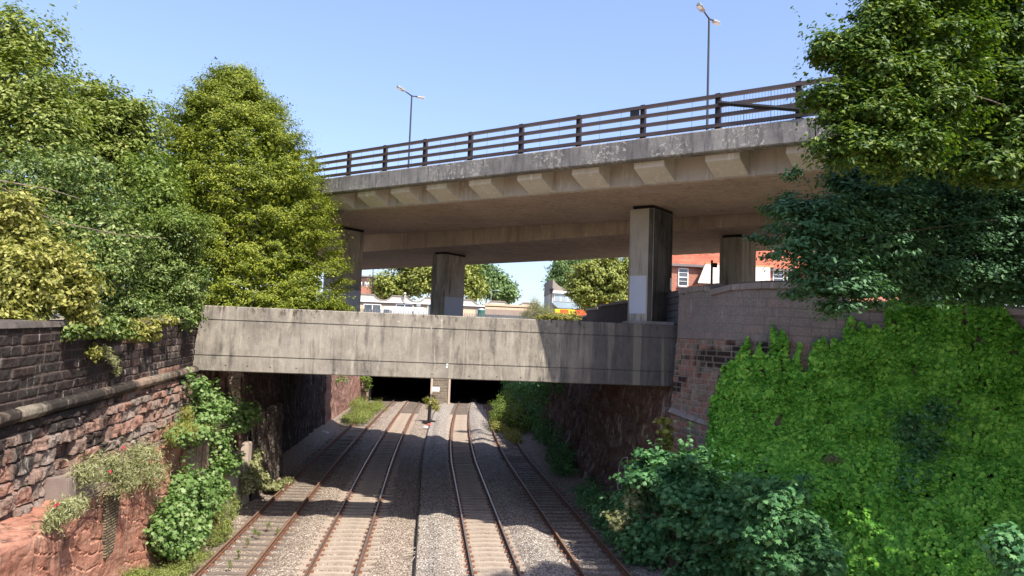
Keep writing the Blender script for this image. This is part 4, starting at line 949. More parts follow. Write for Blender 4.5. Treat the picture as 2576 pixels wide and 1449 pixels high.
for i in range(n-1):
    z0, z1 = pat(xs_[i]), pat(xs_[i+1]); mb.hexa([(xs_[i], YW-.12, z0-.03), (xs_[i+1], YW-.12, z1-.03), (xs_[i+1], YW, z1-.03), (xs_[i], YW, z0-.03), (xs_[i], YW-.12, z0+.09), (xs_[i+1], YW-.12, z1+.09), (xs_[i+1], YW+.1, z1+.09), (xs_[i], YW+.1, z0+.09)])
mb.build('roof_edge', M['beige_dk'], r)
mb = MB(); mb.box((xa, YW-.3, 13.1), (xb, YW-.02, 13.25)); mb.build('gutter', M['white'], r)
xm = WY(1196, 780, YW)[0]
mb = MB(); mb.box((xa, YW, 12.62), (xb, YW+13.8, 13.149)); mb.build('wall', M['beige_dk'], r)
mb = MB(); mb.box((xa, YW-.02, 9.4), (xm, YW+13.8, 12.61)); mb.build('wall', M['beige'], r)
mb = MB(); mb.box((xm+.01, YW-.02, 9.4), (xb, YW+13.8, 12.61)); mb.build('wall', M['beige_dk'], r)
for (a, b_) in ((915, 958), (996, 1039), (1076, 1110)):
    A, Bp = WY(a, 766, YW), WY(b_, 790, YW); ztp = A[2]; wx0, wx1 = A[0], Bp[0]
    mb = MB()
    for (u0_, u1_) in ((wx0, wx0+.09), (wx1-.09, wx1), ((wx0+wx1)/2-.05, (wx0+wx1)/2+.05)): mb.box((u0_, YW-.1, ztp-1.8), (u1_, YW-.021, ztp))
    mb.box((wx0, YW-.1, ztp), (wx1, YW-.021, ztp+.1)); f = mb.build('window', M['white'], r)
    mb = MB(); mb.box((wx0+.09, YW-.05, ztp-1.8), (wx1-.09, YW-.022, ztp)); mb.build('pane', M['glass'], f)
mb = MB(); A = WY(1118, 752, YW); A = WY(1054, 750, YW); mb.tube([(A[0], YW-.2, 12.95), (A[0], YW-.2, 9.5)], .09, 6); mb.box((A[0]-.3, YW-.4, 12.7), (A[0]+.3, YW-.31, 13.09)); mb.build('downpipe', M['galv'], r)
A = WY(1019, 740, YW); mb = MB(); mb.tube([(A[0], YW-.45, 13.2), (A[0], YW-.45, 14.5)], .10, 6); mb.tube([(A[0]-.02, YW-.45, 14.45), (A[0]+.05, YW-.45, 14.65)], [.22, .12], 8); mb.build('flue', M['gutter'], r)
A, Bp = WY(1220, 770, YW), WY(1350, 796, YW); mb = MB(); mb.box((A[0], YW-.35, A[2]-1.25), (Bp[0], YW-.021, A[2]-.45)); mb.build('sign_band', plain('brown_band', (.30, .23, .19), .8, .1), r)
mb = MB(); mb.box((A[0], YW-.3, A[2]-.44), (Bp[0], YW-.021, A[2]+.35)); mb.build('shutter_box', M['beige'], r)
mb = MB(); mb.box((A[0]+.1, YW-.1, 9.5), (Bp[0]-.1, YW-.021, A[2]-1.26)); mb.build('shutter', M['galv'], r)
# water tank
A, Bp = WY(1203, 776, 106), WY(1219, 800, 106); r = empty('water_tank', ((A[0]+Bp[0])/2, 106, 9.55), 'dark green plastic tank with a lid standing behind the fence', 'tank')
cx_ = (A[0]+Bp[0])/2; mb = MB(); mb.tube([(cx_, 106, 9.55), (cx_, 106, A[2]-.2)], [.38, .52], 12); mb.build('body', M['greenp'], r, smooth=False); mb = MB(); mb.tube([(cx_, 106, A[2]-.19), (cx_, 106, A[2]-.05), (cx_, 106, A[2]+.05)], [.5, .42, .2], 12); mb.build('lid', M['tin'], r)
# two storey end building
YE = 108.0
def q(px, py, Y=YE): return WY(px, py, Y)
r = empty('corner_building', tuple(q(1420, 790)[:2])+(9.5,), 'small two storey grey building with a swooping roof and a striped tin canopy', 'building')
xL, xR = q(1390, 740)[0], q(1462, 740)[0]; zt = q(1390, 701)[2]; zc = q(1400, 736)[2]
mb = MB(); mb.box((xL, YE+.3, 9.4), (xR, YE+8, zc-.1)); mb.build('wall', M['gutter'], r)
mb = MB(); N_ = 14; P = [(xL-.05, zc-.1)]
for i in range(N_+1):
    t = i/N_; P.append((xL+(xR-xL)*t, zt-1.35*math.sin(math.pi*min(1, t*1.05))**.8))
P.append((xR, zc-.1)); mb.prism(P, lambda t, a, c: (a, t, c), [YE, YE+8]); mb.build('swooping_parapet', M['beige_dk'], r)
mb = MB(); mb.box((xL-.1, YE-.12, zc-.1), (xR, YE-.01, zc+.25)); mb.build('fascia', M['white'], r)
for i in range(3):
    a = q(1396+i*17.5, 740)[0]; b_ = q(1411+i*17.5, 740)[0]; z1 = q(1400, 741)[2]; z0 = q(1400, 756)[2]
    mb = MB(); mb.box((a-.08, YE+.2, z0-.08), (b_+.08, YE+.28, z1+.08)); f = mb.build('window', M['white'], r); mb = MB(); mb.box((a+.03, YE+.15, z0+.03), (b_-.03, YE+.199, z1-.03)); mb.build('pane', plain('pale_glass', (.35, .42, .46), .15, .1, 1, 0, .6), f)
z1, z0 = q(1392, 760)[2], q(1392, 776)[2]; xw = q(1470, 770)[0]
mb = MB(); nn = 26
for i in range(nn):
    a = xL-.1+(xw-xL)*i/nn; b_ = a+(xw-xL)/nn*.55; mb.hexa([(a+.5, YE-2.2, z0), (b_+.5, YE-2.2, z0), (b_, YE+.25, z1), (a, YE+.25, z1), (a+.5, YE-2.2, z0+.07), (b_+.5, YE-2.2, z0+.07), (b_, YE+.25, z1+.07), (a, YE+.25, z1+.07)])
mb.hexa([(xL+.4, YE-2.2, z0-.05), (xw+.5, YE-2.2, z0-.05), (xw, YE+.25, z1-.05), (xL-.1, YE+.25, z1-.05), (xL+.4, YE-2.2, z0-.005), (xw+.5, YE-2.2, z0-.005), (xw, YE+.25, z1-.005), (xL-.1, YE+.25, z1-.005)])
mb.build('canopy', M['tin'], r)
mb = MB(); mb.box((xL+.5, YE-1.8, 9.4), (xw+.2, YE+.2, z0-.1)); mb.build('ground_floor', M['band'], r)
# banner hoarding
r = empty('banner_board', tuple(q(1430, 790, 98)[:2])+(9.5,), 'bright yellow and red banner board with SEARCH lettering below the tin canopy', 'banner')
a, c = q(1396, 777, 102), q(1446, 801, 102); e = q(1474, 790, 102)
mb = MB(); mb.box((a[0], 102, c[2]-.2), (c[0], 102.08, a[2])); bd = mb.build('yellow_panel', M['yellow'], r)
mb = MB(); a2 = q(1412, 778, 102); b2 = q(1420, 786, 102); mb.box((q(1409, 780, 102)[0], 101.95, q(1409, 787, 102)[2]), (q(1430, 780, 102)[0], 101.999, q(1409, 779, 102)[2])); mb.box((a[0], 101.95, c[2]-.2), (q(1403, 780, 102)[0], 101.999, q(1403, 786, 102)[2])); mb.build('red_stripe', M['red'], r)
mb = MB(); mb.box((c[0]+.01, 102, q(1450, 793, 102)[2]), (e[0], 102.07, q(1450, 780, 102)[2])); mb.build('red_panel', M['red'], r)
mb = MB()
for i in range(9):
    x = q(1400+i*5, 795, 102)[0]; z = q(1400+i*5, 796, 102)[2]; mb.tube([(x, 101.97, z-.25), (x+.22, 101.97, z+.02), (x+.12, 101.97, z+.25)], .03, 4)
mb.build('zigzag', M['sign_txt'], bd)
cu_ = bpy.data.curves.new('lettering', 'FONT'); cu_.body = 'SEARCH'; cu_.size = .38; cu_.extrude = .01; o = bpy.data.objects.new('lettering', cu_); COL.objects.link(o)
p = q(1433, 786.5, 102); o.matrix_world = Matrix.Translation((p[0], 101.96, p[2])) @ Matrix.Rotation(R(90), 4, 'X'); cu_.materials.append(M['sign_txt'])
dg = bpy.context.evaluated_depsgraph_get(); me = bpy.data.meshes.new_from_object(o.evaluated_get(dg)); me.transform(o.matrix_world); bpy.data.objects.remove(o); link('lettering', me, [M['sign_txt']] if not me.materials else [], bd)
# old style lantern, far lamps
def smalllamp(px, pyt, pyb, Y, label, kind='arm'):
    t, b_ = q(px, pyt, Y), q(px, pyb, Y); r = empty('street_lamp', (t[0], Y, 9.5 if Y > 90 else 8.3), label, 'street lamp'); zb = 9.5 if Y > 90 else 8.3
    mb = MB(); mb.tube([(t[0], Y, zb), (t[0], Y, t[2])], [.07, .045], 7); mb.build('column', M['lamp_grey' if kind != 'arm' else 'galv'], r)
    mb = MB()
    if kind == 'arm': mb.tube([(t[0], Y, t[2]), (t[0]+.9, Y, t[2]+.12)], .035, 5); mb.hexa([(t[0]+.8, Y-.1, t[2]+.08), (t[0]+1.4, Y-.1, t[2]+.1), (t[0]+1.4, Y+.1, t[2]+.1), (t[0]+.8, Y+.1, t[2]+.08), (t[0]+.8, Y-.1, t[2]+.2), (t[0]+1.4, Y-.06, t[2]+.16), (t[0]+1.4, Y+.06, t[2]+.16), (t[0]+.8, Y+.1, t[2]+.2)]); mb.build('arm', M['galv'], r)
    else: mb.tube([(t[0], Y, t[2]), (t[0], Y, t[2]+.5), (t[0], Y, t[2]+.55), (t[0], Y, t[2]+.8)], [.14, .26, .3, .04], 6); mb.build('lantern', M['lamp_grey'], r)
smalllamp(1387, 738, 790, 96, 'old fashioned lantern on a column beside the two storey corner building', 'old')
smalllamp(1236, 732, 750, 126, 'slim pale lamp column rising behind the wavy workshop roof')
smalllamp(1500, 730, 778, 92, 'thin grey lamp column in front of the round tree right of the corner building')
# yellow sign and pale cottage
p = q(1532, 768, 80); r = empty('road_sign', (p[0], 80, 9.0), 'small yellow road sign above the dark street wall', 'sign'); mb = MB(); mb.tube([(p[0], 80, 8.8), (p[0], 80, p[2]-.25)], .03, 5); mb.build('post', M['galv'], r); mb = MB(); mb.box((p[0]-.3, 79.95, p[2]-.25), (p[0]+.3, 79.99, p[2]+.25)); mb.build('panel', M['yellow'], r)
mb = MB(); mb.box((p[0]-.1, 79.94, p[2]-.1), (p[0]+.1, 79.949, p[2]+.1)); mb.build('symbol', M['sign_txt'], r)
a, b_ = q(1540, 742, 150), q(1590, 775, 150); r = empty('white_building', (a[0], 150, 9.5), 'white rendered building glimpsed between the round tree and the nearest pier', 'building')
mb = MB(); mb.box((a[0], 150, 9.4), (b_[0]+6, 158, a[2]+.6)); mb.build('wall', M['white'], r); mb = MB(); mb.prism([(149.6, a[2]+.6), (158.4, a[2]+.6), (154, a[2]+3)], lambda t, u, c: (t, u, c), [a[0]-.3, b_[0]+6.3]); mb.build('roof', M['roof_felt'], r)
# street wall seen past the near pier
a, b_ = WY(1478, 787, 60), WY(1512, 776, 50); 
def swall(pA, pB, zbase, th, name, label, mat, cop):
    r = empty(name, (pA[0], pA[1], zbase), label, 'wall'); mb = MB(); d = np.array([pB[0]-pA[0], pB[1]-pA[1]]); d /= np.linalg.norm(d); nn_ = np.array([-d[1], d[0]])
    def pp(P_, o_, z): return (P_[0]+nn_[0]*o_, P_[1]+nn_[1]*o_, z)
    mb.hexa([pp(pA, -th/2, zbase), pp(pB, -th/2, zbase), pp(pB, th/2, zbase), pp(pA, th/2, zbase), pp(pA, -th/2, pA[2]), pp(pB, -th/2, pB[2]), pp(pB, th/2, pB[2]), pp(pA, th/2, pA[2])]); mb.build('wall', mat, r)
    mb = MB(); e = th/2+.09; mb.hexa([pp(pA, -e, pA[2]+.003), pp(pB, -e, pB[2]+.003), pp(pB, e, pB[2]+.003), pp(pA, e, pA[2]+.003), pp(pA, -e, pA[2]+.16), pp(pB, -e, pB[2]+.16), pp(pB, e, pB[2]+.16), pp(pA, e, pA[2]+.16)]); mb.build('coping', cop, r, bevel=.02)
swall(WY(1482, 782, 62), WY(1512, 779, 52), 7.8, .4, 'street_wall', 'low end section of dark brick street wall with a pale coping', M['brick_dark'], M['greystone'])
swall(WY(1512, 773, 51.8), WY(1600, 762, 38), 7.8, .4, 'street_wall', 'taller section of dark brick street wall running up to the nearest pier', M['brick_dark'], M['greystone'])
swall(WY(1380, 806, 75), WY(1482, 798, 62.3), 7.8, .4, 'street_wall', 'far brown section of street wall behind the yellow green shrub', M['bearing'], M['greystone'])
# ------------------------------------------------------------------ brick house on the right
YH = 60.0
r = empty('brick_house', (24, YH, 8.6), 'red brick house with red tiled roof, white sash windows and pale slated lean to', 'house')
def h(px, py, Y=YH): return WY(px, py, Y)
gx0, gx1 = h(1672, 670)[0], h(2330, 700)[0]; zg = h(1715, 671)[2]
mb = MB(); mb.box((gx0, YH, 7.5), (gx1, YH+9, zg-.001)); mb.build('wall', M['brick'], r)
mb = MB(); mb.prism([(YH-.35, zg+.20), (YH+4.5, zg+5.6), (YH+9.35, zg+.20)], lambda t, a, c: (t, a, c), [gx0-.3, gx1+.3]); mb.build('roof', M['tile'], r)
mb = MB(); mb.box((gx0, YH-.4, zg), (gx1, YH-.002, zg+.198)); mb.build('gutter', M['band'], r)
def sash(px0, px1, py0, py1):
    A, C_ = h(px0, py0, YH-.05), h(px1, py1, YH-.05); x0, x1, z1, z0 = A[0], C_[0], A[2], C_[2]
    mb = MB(); 
    for (u, v_) in ((x0, x0+.08), (x1-.08, x1)): mb.box((u, YH-.09, z0), (v_, YH-.003, z1))
    for f in (0, .27, .5, .76, 1): zz = z0+(z1-z0)*f; mb.box((x0+.081, YH-.08, zz-(.045 if f in (0, .5, 1) else .02)), (x1-.081, YH-.003, zz+(.045 if f in (0, .5, 1) else .02)))
    o = mb.build('window', M['white'], r); mb = MB(); mb.box((x0+.081, YH-.04, z0), (x1-.081, YH-.004, z1)); mb.build('pane', M['glass'], o)
    mb = MB(); mb.box((x0-.06, YH-.14, z0-.14), (x1+.06, YH-.003, z0-.05)); mb.build('sill', M['band'], o)
sash(1706, 1731, 675, 720); sash(1944, 1972, 670, 712); sash(1979, 2005, 670, 725); sash(2120, 2148, 665, 715); sash(2210, 2240, 665, 720)
A = h(1775, 666, YH-.5); Bb = h(1756, 712, YH-3.2); C_ = h(1938, 665, YH-.5); D_ = h(1938, 713, YH-3.2)
mb = MB(); mb.hexa([(Bb[0], YH-3.2, Bb[2]), (D_[0], YH-3.2, Bb[2]), (C_[0], YH-.45, A[2]), (A[0], YH-.45, A[2]), (Bb[0], YH-3.2, Bb[2]+.08), (D_[0], YH-3.2, Bb[2]+.08), (C_[0], YH-.45, A[2]+.08), (A[0], YH-.45, A[2]+.08)]); mb.build('lean_to_roof', M['slate'], r)
mb = MB(); mb.box((Bb[0]+.2, YH-3.0, 7.5), (D_[0]-.2, YH-.41, Bb[2]-.03)); mb.build('lean_to_wall', M['brick'], r)
mb = MB(); 
x = A[0]
while x < C_[0]-.1: mb.tube([(x, YH-.44, A[2]+.09), (x+.42, YH-.44, A[2]+.09)], .09, 8); x += .44
mb.build('ridge_tile', M['ridge'], r)
mb = MB(); p = h(1762, 640, YH-.36+1.2); mb.box((p[0], YH+.6, p[2]-1.0), (p[0]+1.1, YH+1.6, p[2]+.15)); mb.build('roof_patch', M['brick_plum'], r)
# camera pole above the wall
p = WY(1791, 655, 34.5); r = empty('camera_pole', (p[0], 34.5, 8.4), 'short brown pole with a small camera standing behind the right hand parapet wall', 'pole')
mb = MB(); mb.tube([(p[0], 34.5, 8.3), (p[0], 34.5, p[2])], .055, 8); mb.build('pole', M['rail_brown'], r); mb = MB(); mb.obox((p[0]+.14, 34.5), (1, 0), (0, 1), .10, .06, p[2]-.32, p[2]-.12); mb.tube([(p[0], 34.5, p[2]-.22), (p[0]+.1, 34.5, p[2]-.22)], .02, 5); mb.build('camera_housing', M['black'], r)
# far left houses seen under the bridge
def hp(px, py, Y): return WY(px, py, Y)
r = empty('brick_flats', tuple(hp(905, 730, 170)[:2])+(9.5,), 'distant plum brick block of flats left of the far trees', 'building')
a, b_ = hp(860, 700, 170), hp(939, 698, 170); zt = b_[2]
mb = MB(); mb.box((a[0], 170, 9.5), (b_[0], 180, zt)); mb.build('wall', M['brick_plum'], r); mb = MB(); mb.box((a[0]-.2, 169.8, zt+.003), (b_[0]+.2, 180, zt+.3)); mb.build('roof', M['band'], r)
for px in (899, 905.5, 917.5, 923.5):
    A, C2 = hp(px, 709, 169.9), hp(px+5, 721, 169.9); mb = MB(); mb.box((A[0], 169.9, C2[2]), (C2[0], 169.998, A[2])); f = mb.build('window', M['white'], r); mb = MB(); mb.box((A[0]+.08, 169.85, C2[2]+.1), (C2[0]-.06, 169.899, (A[2]+C2[2])/2)); mb.build('pane', M['glass'], f)
mb = MB(); c2 = hp(939, 722, 169); mb.box((a[0], 168.5, 9.5), (c2[0], 169.7, c2[2])); mb.build('lower_wall', M['brick'], r)
r = empty('brick_terrace', tuple(hp(950, 740, 160)[:2])+(9.5,), 'small orange brick terrace behind the railings at the far left', 'house')
a, b_ = hp(942, 714, 160), hp(972, 714, 160); mb = MB(); mb.box((a[0], 160, 9.5), (b_[0]+3, 168, a[2])); mb.build('wall', M['brick'], r); mb = MB(); mb.prism([(159.7, a[2]), (168.3, a[2]), (164, a[2]+.9)], lambda t, u, c: (t, u, c), [a[0], b_[0]+3]); mb.build('roof', M['band'], r)
p = hp(938, 690, 130); r = empty('street_lamp', (p[0], 130, 9.5), 'thin dark pole beside the distant plum brick flats', 'street lamp'); mb = MB(); mb.tube([(p[0], 130, 9.5), (p[0], 130, p[2]+1)], [.12, .07], 7); mb.build('column', M['lamp_grey'], r)
#INSERT3
# ------------------------------------------------------------------ vegetation
def notwall_left(P): return ~((P[:, 0] < -8.75) & (P[:, 2] < 7.2) & (P[:, 1] < 31))
LG = 'trees and shrubs above the left wall'
# far tall sycamore at the left edge
tree('sycamore_tree', 'tall sycamore at the left edge rising highest of the left hand trees', 'tree', (-19.5, 30, 7.6), (-19.2, 30, 19), .32,
     [PB(45, 110, 30, 120, 85), (PB(-90, 170, 30, 130, 150)), PB(60, 235, 29, 115, 95), PB(-60, 330, 29, 150, 120), PB(110, 330, 29, 120, 90)], 30000, .19, M['L_syc'], tips=26, clump=0.5, per=48, fill=0.12, group=LG, shoots=60, slen=.9, wob=.5, shell=(.5, 1.12), flat=0.45, up=1.2, spread=0.4)
tree('sycamore_tree', 'loose sycamore crown with sky gaps between the tall left tree and the conical tree', 'tree', (-15.5, 33, 7.9), (-15.0, 33, 16), .26,
     [PB(200, 260, 33, 90, 80), PB(265, 320, 33, 120, 90), PB(340, 300, 33, 60, 65), PB(330, 420, 33, 80, 90), PB(215, 430, 33, 110, 90)], 26000, .19, M['L_syc'], tips=24, clump=0.48, per=48, fill=0.08, group=LG, shoots=60, slen=.9, wob=.5, shell=(.5, 1.12), flat=0.45, up=1.2, spread=0.4)
tree('holly_tree', 'dense dark glossy evergreen mass filling the left side above the wall', 'tree', (-13.2, 26, 7.4), (-13.0, 26, 12), .22,
     [PB(60, 470, 26, 150, 130), PB(200, 470, 26, 120, 110), PB(120, 620, 25, 180, 130), PB(270, 600, 26, 110, 120), PB(230, 720, 26, 130, 110), PB(20, 560, 25, 120, 160)], 30000, .13, M['L_ivyd'], clump=0.36, per=75, fill=.2, clip=notwall_left, group=LG, shoots=60, slen=.9, wob=.5, shell=(.6, 1.08), spread=0.5)
tree('bright_shrub', 'fresh bright green sapling foliage between the dark evergreens and the conical tree', 'shrub', (-11.8, 30, 7.7), (-11.6, 30, 11.5), .10,
     [PB(385, 440, 30.5, 65, 65), PB(400, 510, 30, 60, 60), PB(345, 560, 30, 50, 60)], 6500, .17, M['L_lime'], clump=.4, per=30, clip=notwall_left, group=LG, shoots=30, slen=.9, wob=.5)
tree('ivy_clad_shrub', 'rounded ivy clad shrub with a bright top beside the left end of the beam', 'shrub', (-11.2, 29, 7.7), (-11.0, 29, 10.5), .15,
     [PB(450, 600, 28.5, 76, 78), PB(400, 690, 28.5, 100, 90), PB(462, 720, 28.8, 66, 85), PB(330, 770, 27, 90, 62), PB(450, 785, 28.3, 45, 40)], 24000, .11, M['L_ivyd'], clump=0.26, per=70, fill=.2, clip=notwall_left, group=LG, shoots=40, slen=.9, wob=.5, shell=(.65, 1.06))
tree('ivy_growth', 'pale sunlit ivy growth crowning the rounded shrub by the beam', 'ivy', (-11.2, 28.6, 10), (-11.1, 28.6, 11), .05,
     [PB(450, 560, 28.0, 70, 40), PB(400, 560, 28, 45, 28)], 5000, .10, M['L_lime'], clump=.25, per=45, group=LG)
tree('yellow_shrub', 'yellowish leafy shrub leaning over the wall top at the lower left', 'shrub', (-11.5, 20, 7.3), (-10.8, 20, 9.8), .10,
     [PB(60, 700, 19.5, 120, 95), PB(170, 720, 20, 85, 70), PB(40, 560, 20, 70, 70), PB(-20, 780, 19, 90, 50), PB(195, 780, 20.5, 55, 42), PB(40, 800, 19, 55, 32), PB(110, 640, 20, 90, 50)], 15000, .135, M['L_yel'], clump=0.26, per=42, flat=.5, up=1.0, clip=notwall_left, group=LG, shoots=70, slen=.9, wob=.5, shell=(.5, 1.12))
mb = MB()
for a in ([(0, 455), (120, 475), (200, 500)], [(0, 500), (150, 560), (300, 590), (420, 600)], [(0, 470), (90, 520), (160, 570)]):
    mb.tube([tuple(PB(x, y, 21+i*1.2, 1, 1)[0]) for i, (x, y) in enumerate(a)], [.022, .016, .012, .006][:len(a)], 5)
o = mb.build('bare_branch', M['twig']); tag(o, 'long thin bare pale stems arching across the left hand foliage', 'branch')
# conical hornbeam
def hornbeam():
    rg = np.random.default_rng(42); base = np.array([-9.6, 36.5, 8.1]); H_ = 11.9
    root = empty('hornbeam_tree', tuple(base), 'broad conical yellow green hornbeam with layered sprays left of the overpass', 'tree', LG)
    prof = [(0.0, 4.7), (.06, 4.9), (.18, 4.75), (.34, 4.4), (.5, 4.2), (.66, 3.65), (.82, 2.5), (.9, 1.65), (.96, .85), (1.0, .2)]
    ph, pr = zip(*prof); n = 950; hh = rg.random(n)**1.2*.99; th = rg.uniform(0, 2*math.pi, n)
    def axx(h): return -8.65-np.interp(h, [0, .34, .66, .82, 1], [0, .1, .55, .95, .95])
    bulge = 0.84+0.20*vn(np.cos(th)*2.2+5, np.sin(th)*2.2, hh*5, 3)
    Rr = np.interp(hh, ph, pr)*bulge*rg.uniform(.84, 1.05, n)
    C = np.stack([axx(hh)+np.cos(th)*Rr, base[1]+np.sin(th)*Rr, base[2]+hh*H_], -1)
    out = np.stack([np.cos(th), np.sin(th), np.zeros(n)], -1)
    nl = 130000; k = rg.integers(0, n, nl); tang = np.stack([-np.sin(th), np.cos(th), np.zeros(n)], -1)
    cs = rg.uniform(.6, 1.35, n)[k]
    a = rg.normal(0, .23, nl)*cs; b = rg.normal(0, .25, nl)*cs; c = rg.normal(0, .075, nl)
    P = C[k]+out[k]*(a[:, None])+tang[k]*b[:, None]; P[:, 2] += c-0.25*np.abs(b)+(a*.22)
    sets = [leaves(P, np.array([0, 0, 1.0])+out[k]*.75, .112*rg.uniform(.7, 1.3, nl), T_RH, .42, .1, rg)]
    nf = 30000; h2 = rg.random(nf)*.95; t2 = rg.uniform(0, 2*math.pi, nf); R2 = np.interp(h2, ph, pr)*rg.uniform(.45, .76, nf)
    P2 = np.stack([axx(h2)+np.cos(t2)*R2, base[1]+np.sin(t2)*R2, base[2]+h2*H_], -1); sets.append(leaves(P2, rdir(nf, rg)+np.array([0, 0, .5]), .26*rg.uniform(.8, 1.2, nf), T_RH, .6, 0, rg))
    mb = MB(); ti = rg.choice(n, 26, replace=False); wood(mb, base, np.array([-9.5, 36.5, 18.4]), .24, [C[i] for i in ti], rg=rg, bend=.1); mb.build('trunk', M['bark'], root, smooth=True)
    leafobj('crown', sets, M['L_horn'], root)
hornbeam()
tree('low_hornbeam_sprays', 'low leafy sprays resting on the beam top below the conical tree', 'shrub', (-7.4, 33.6, 8.2), (-7.4, 33.6, 9.0), .05,
     [PB(780, 765, 34, 60, 20), PB(690, 762, 34, 70, 22), PB(850, 772, 34.3, 42, 9), PB(600, 755, 34, 60, 25)], 3800, .11, M['L_horn'], clump=.25, per=30, flat=.3, tips=8)

# plants on the left wall
def plant(name, label, cat, blobs, nleaf, ls, mat, tpl=T_RH, stems=10, base=None, group=None, kind=None, **k):
    rg = np.random.default_rng(sum(map(ord, label))+3)
    c0 = np.array(base if base is not None else blobs[0][0]); root = empty(name, tuple(c0), label, cat, group)
    sets, C = crown(blobs, nleaf, ls, tpl, rg=rg, **k); leafobj('foliage', sets, mat, root)
    if stems:
        mb = MB()
        for i in rg.choice(len(C), min(stems, len(C)), replace=False):
            b = c0+rg.normal(0, .06, 3); m_ = (b+C[i])/2+np.array([0, 0, .12]); mb.tube([b, m_, C[i]], [.012, .009, .004], 4, cap=False)
        mb.build('stems', M['twig'], root)
    return root
def flowers(root, pts, r=.035):
    for p in pts:
        mb = MB()
        for _ in range(4):
            q_ = np.array(p)+np.random.default_rng(int(abs(p[0]*999)+_)).normal(0, .022, 3); mb.tube([q_-np.array([0, 0, r*.6]), q_+np.array([0, 0, r*.6])], [r*.7, r*.5], 5)
        mb.build('flower', M['flower'], root)
def PX(px, py, X, rx, rz, ry=None):
    c = WX(px, py, X); s = np.dot(c-CAMP, cf)/FPX; return (c, ((ry or rx)*s*.8, rx*s*1.3 if ry is None else ry*s, rz*s))
r = plant('valerian_clump', 'large pale trailing valerian clump with pink flowers on the rock ledge', 'plant', [PX(270, 1178, -8.25, 62, 42, 60), PX(210, 1190, -8.2, 45, 30, 50), PX(330, 1170, -8.3, 55, 45, 60), PX(370, 1140, -8.4, 40, 25), PX(300, 1215, -8.1, 55, 30, 55), PX(390, 1190, -8.1, 40, 30)], 9000, .13, M['L_val'], T_LONG, 60, base=WX(280, 1190, -8.45), clump=.22, per=28, flat=1.0, up=.5, shell=(.4, 1.05), fill=.1)
flowers(r, [WX(x, y, -7.9) for x, y in ((503/1.0-.0, 1100), (414, 1182), (278, 1185), (312, 1125), (380, 1160), (392, 1206), (310, 1210))][1:])
r = plant('valerian_clump', 'small valerian clump rooted at the corner of the near rock ledge', 'plant', [PX(150, 1290, -7.7, 35, 30), PX(135, 1305, -7.65, 22, 24), PX(185, 1275, -7.8, 40, 16)], 2200, .13, M['L_val'], T_LONG, 22, base=WX(145, 1310, -7.8), clump=.16, per=22, flat=1.0, up=.5, shell=(.3, 1.05), fill=.1)
flowers(r, [WX(144, 1272, -7.6), WX(170, 1290, -7.6)])
plant('trailing_plant', 'dry trailing stems hanging from the ledge and shading the red rock', 'plant', [PX(250, 1235, -8.2, 50, 22), PX(150, 1335, -7.7, 20, 30)], 500, .08, M['L_dry'], T_LONG, 60, clump=.3, per=10)
plant('wall_plant', 'grey leaved tuft with pink flowers growing out of the middle of the left wall', 'plant', [PX(262, 885, -8.6, 26, 22), PX(285, 905, -8.55, 22, 16), PX(296, 935, -8.6, 12, 20)], 900, .10, M['L_val'], T_LONG, 22, clump=.12, per=16, shell=(.2, 1.0))
plant('wall_plant', 'yellow green tuft rooted in the left wall below the coping', 'plant', [PX(240, 885, -8.6, 20, 20), PX(235, 893, -8.6, 12, 13)], 600, .10, M['L_yel'], T_RH, 12, clump=.12, per=16, shell=(.2, 1.0))
plant('ivy_tuft', 'bright yellow green ivy spilling over the coping near the beam', 'ivy', [PX(345, 825, -8.55, 22, 22), PX(378, 822, -8.55, 18, 20), PX(388, 843, -8.6, 10, 14), PX(418, 806, -8.6, 26, 6), PX(352, 843, -8.6, 12, 12)], 3000, .10, M['L_yel'], T_IVY, 12, clump=.14, per=26)
plant('ivy_tuft', 'dark ivy hanging over the wall top between the yellow shrub and bright ivy', 'ivy', [PX(285, 825, -8.6, 45, 28), PX(240, 830, -8.6, 32, 20), PX(470, 800, -8.55, 25, 18), PX(180, 835, -8.65, 30, 14)], 4200, .10, M['L_ivyd'], T_IVY, 12, clump=.18, per=30)
# sapling and shrubs at the left abutment
plant('sycamore_sapling', 'spreading sycamore sapling in front of the left abutment under the beam', 'sapling', [PX(500, 965, -8.1, 20, 22), PX(520, 1005, -8.0, 36, 26), PX(560, 1020, -7.9, 32, 26), PX(520, 1045, -7.9, 40, 30), PX(590, 1050, -7.7, 34, 24), PX(625, 1040, -7.5, 26, 26), PX(610, 1068, -7.5, 24, 16), PX(500, 1080, -8.0, 45, 28), PX(450, 1095, -8.1, 30, 20), PX(550, 1105, -8.0, 32, 30), PX(575, 1165, -7.9, 30, 30), PX(540, 1190, -7.9, 22, 50)], 9000, .14, M['L_mapb'], T_MAP, 40, base=WX(470, 1110, -8.3), clump=0.3, per=10, flat=.45, up=1.2, fill=.08, shoots=40, slen=.7, wob=.6, shell=(.3, 1.15))
plant('yellow_ledge_plant', 'yellow green feathery plant hanging at the end of the rock ledge', 'plant', [PX(465, 1080, -8.0, 48, 24), PX(440, 1095, -8.1, 30, 14), PX(510, 1075, -7.9, 30, 16), PX(470, 1040, -8.1, 18, 22)], 3600, .10, M['L_yel'], T_LONG, 40, base=WX(470, 1110, -8.3), clump=.2, per=22, flat=.8, shell=(.3, 1.05))
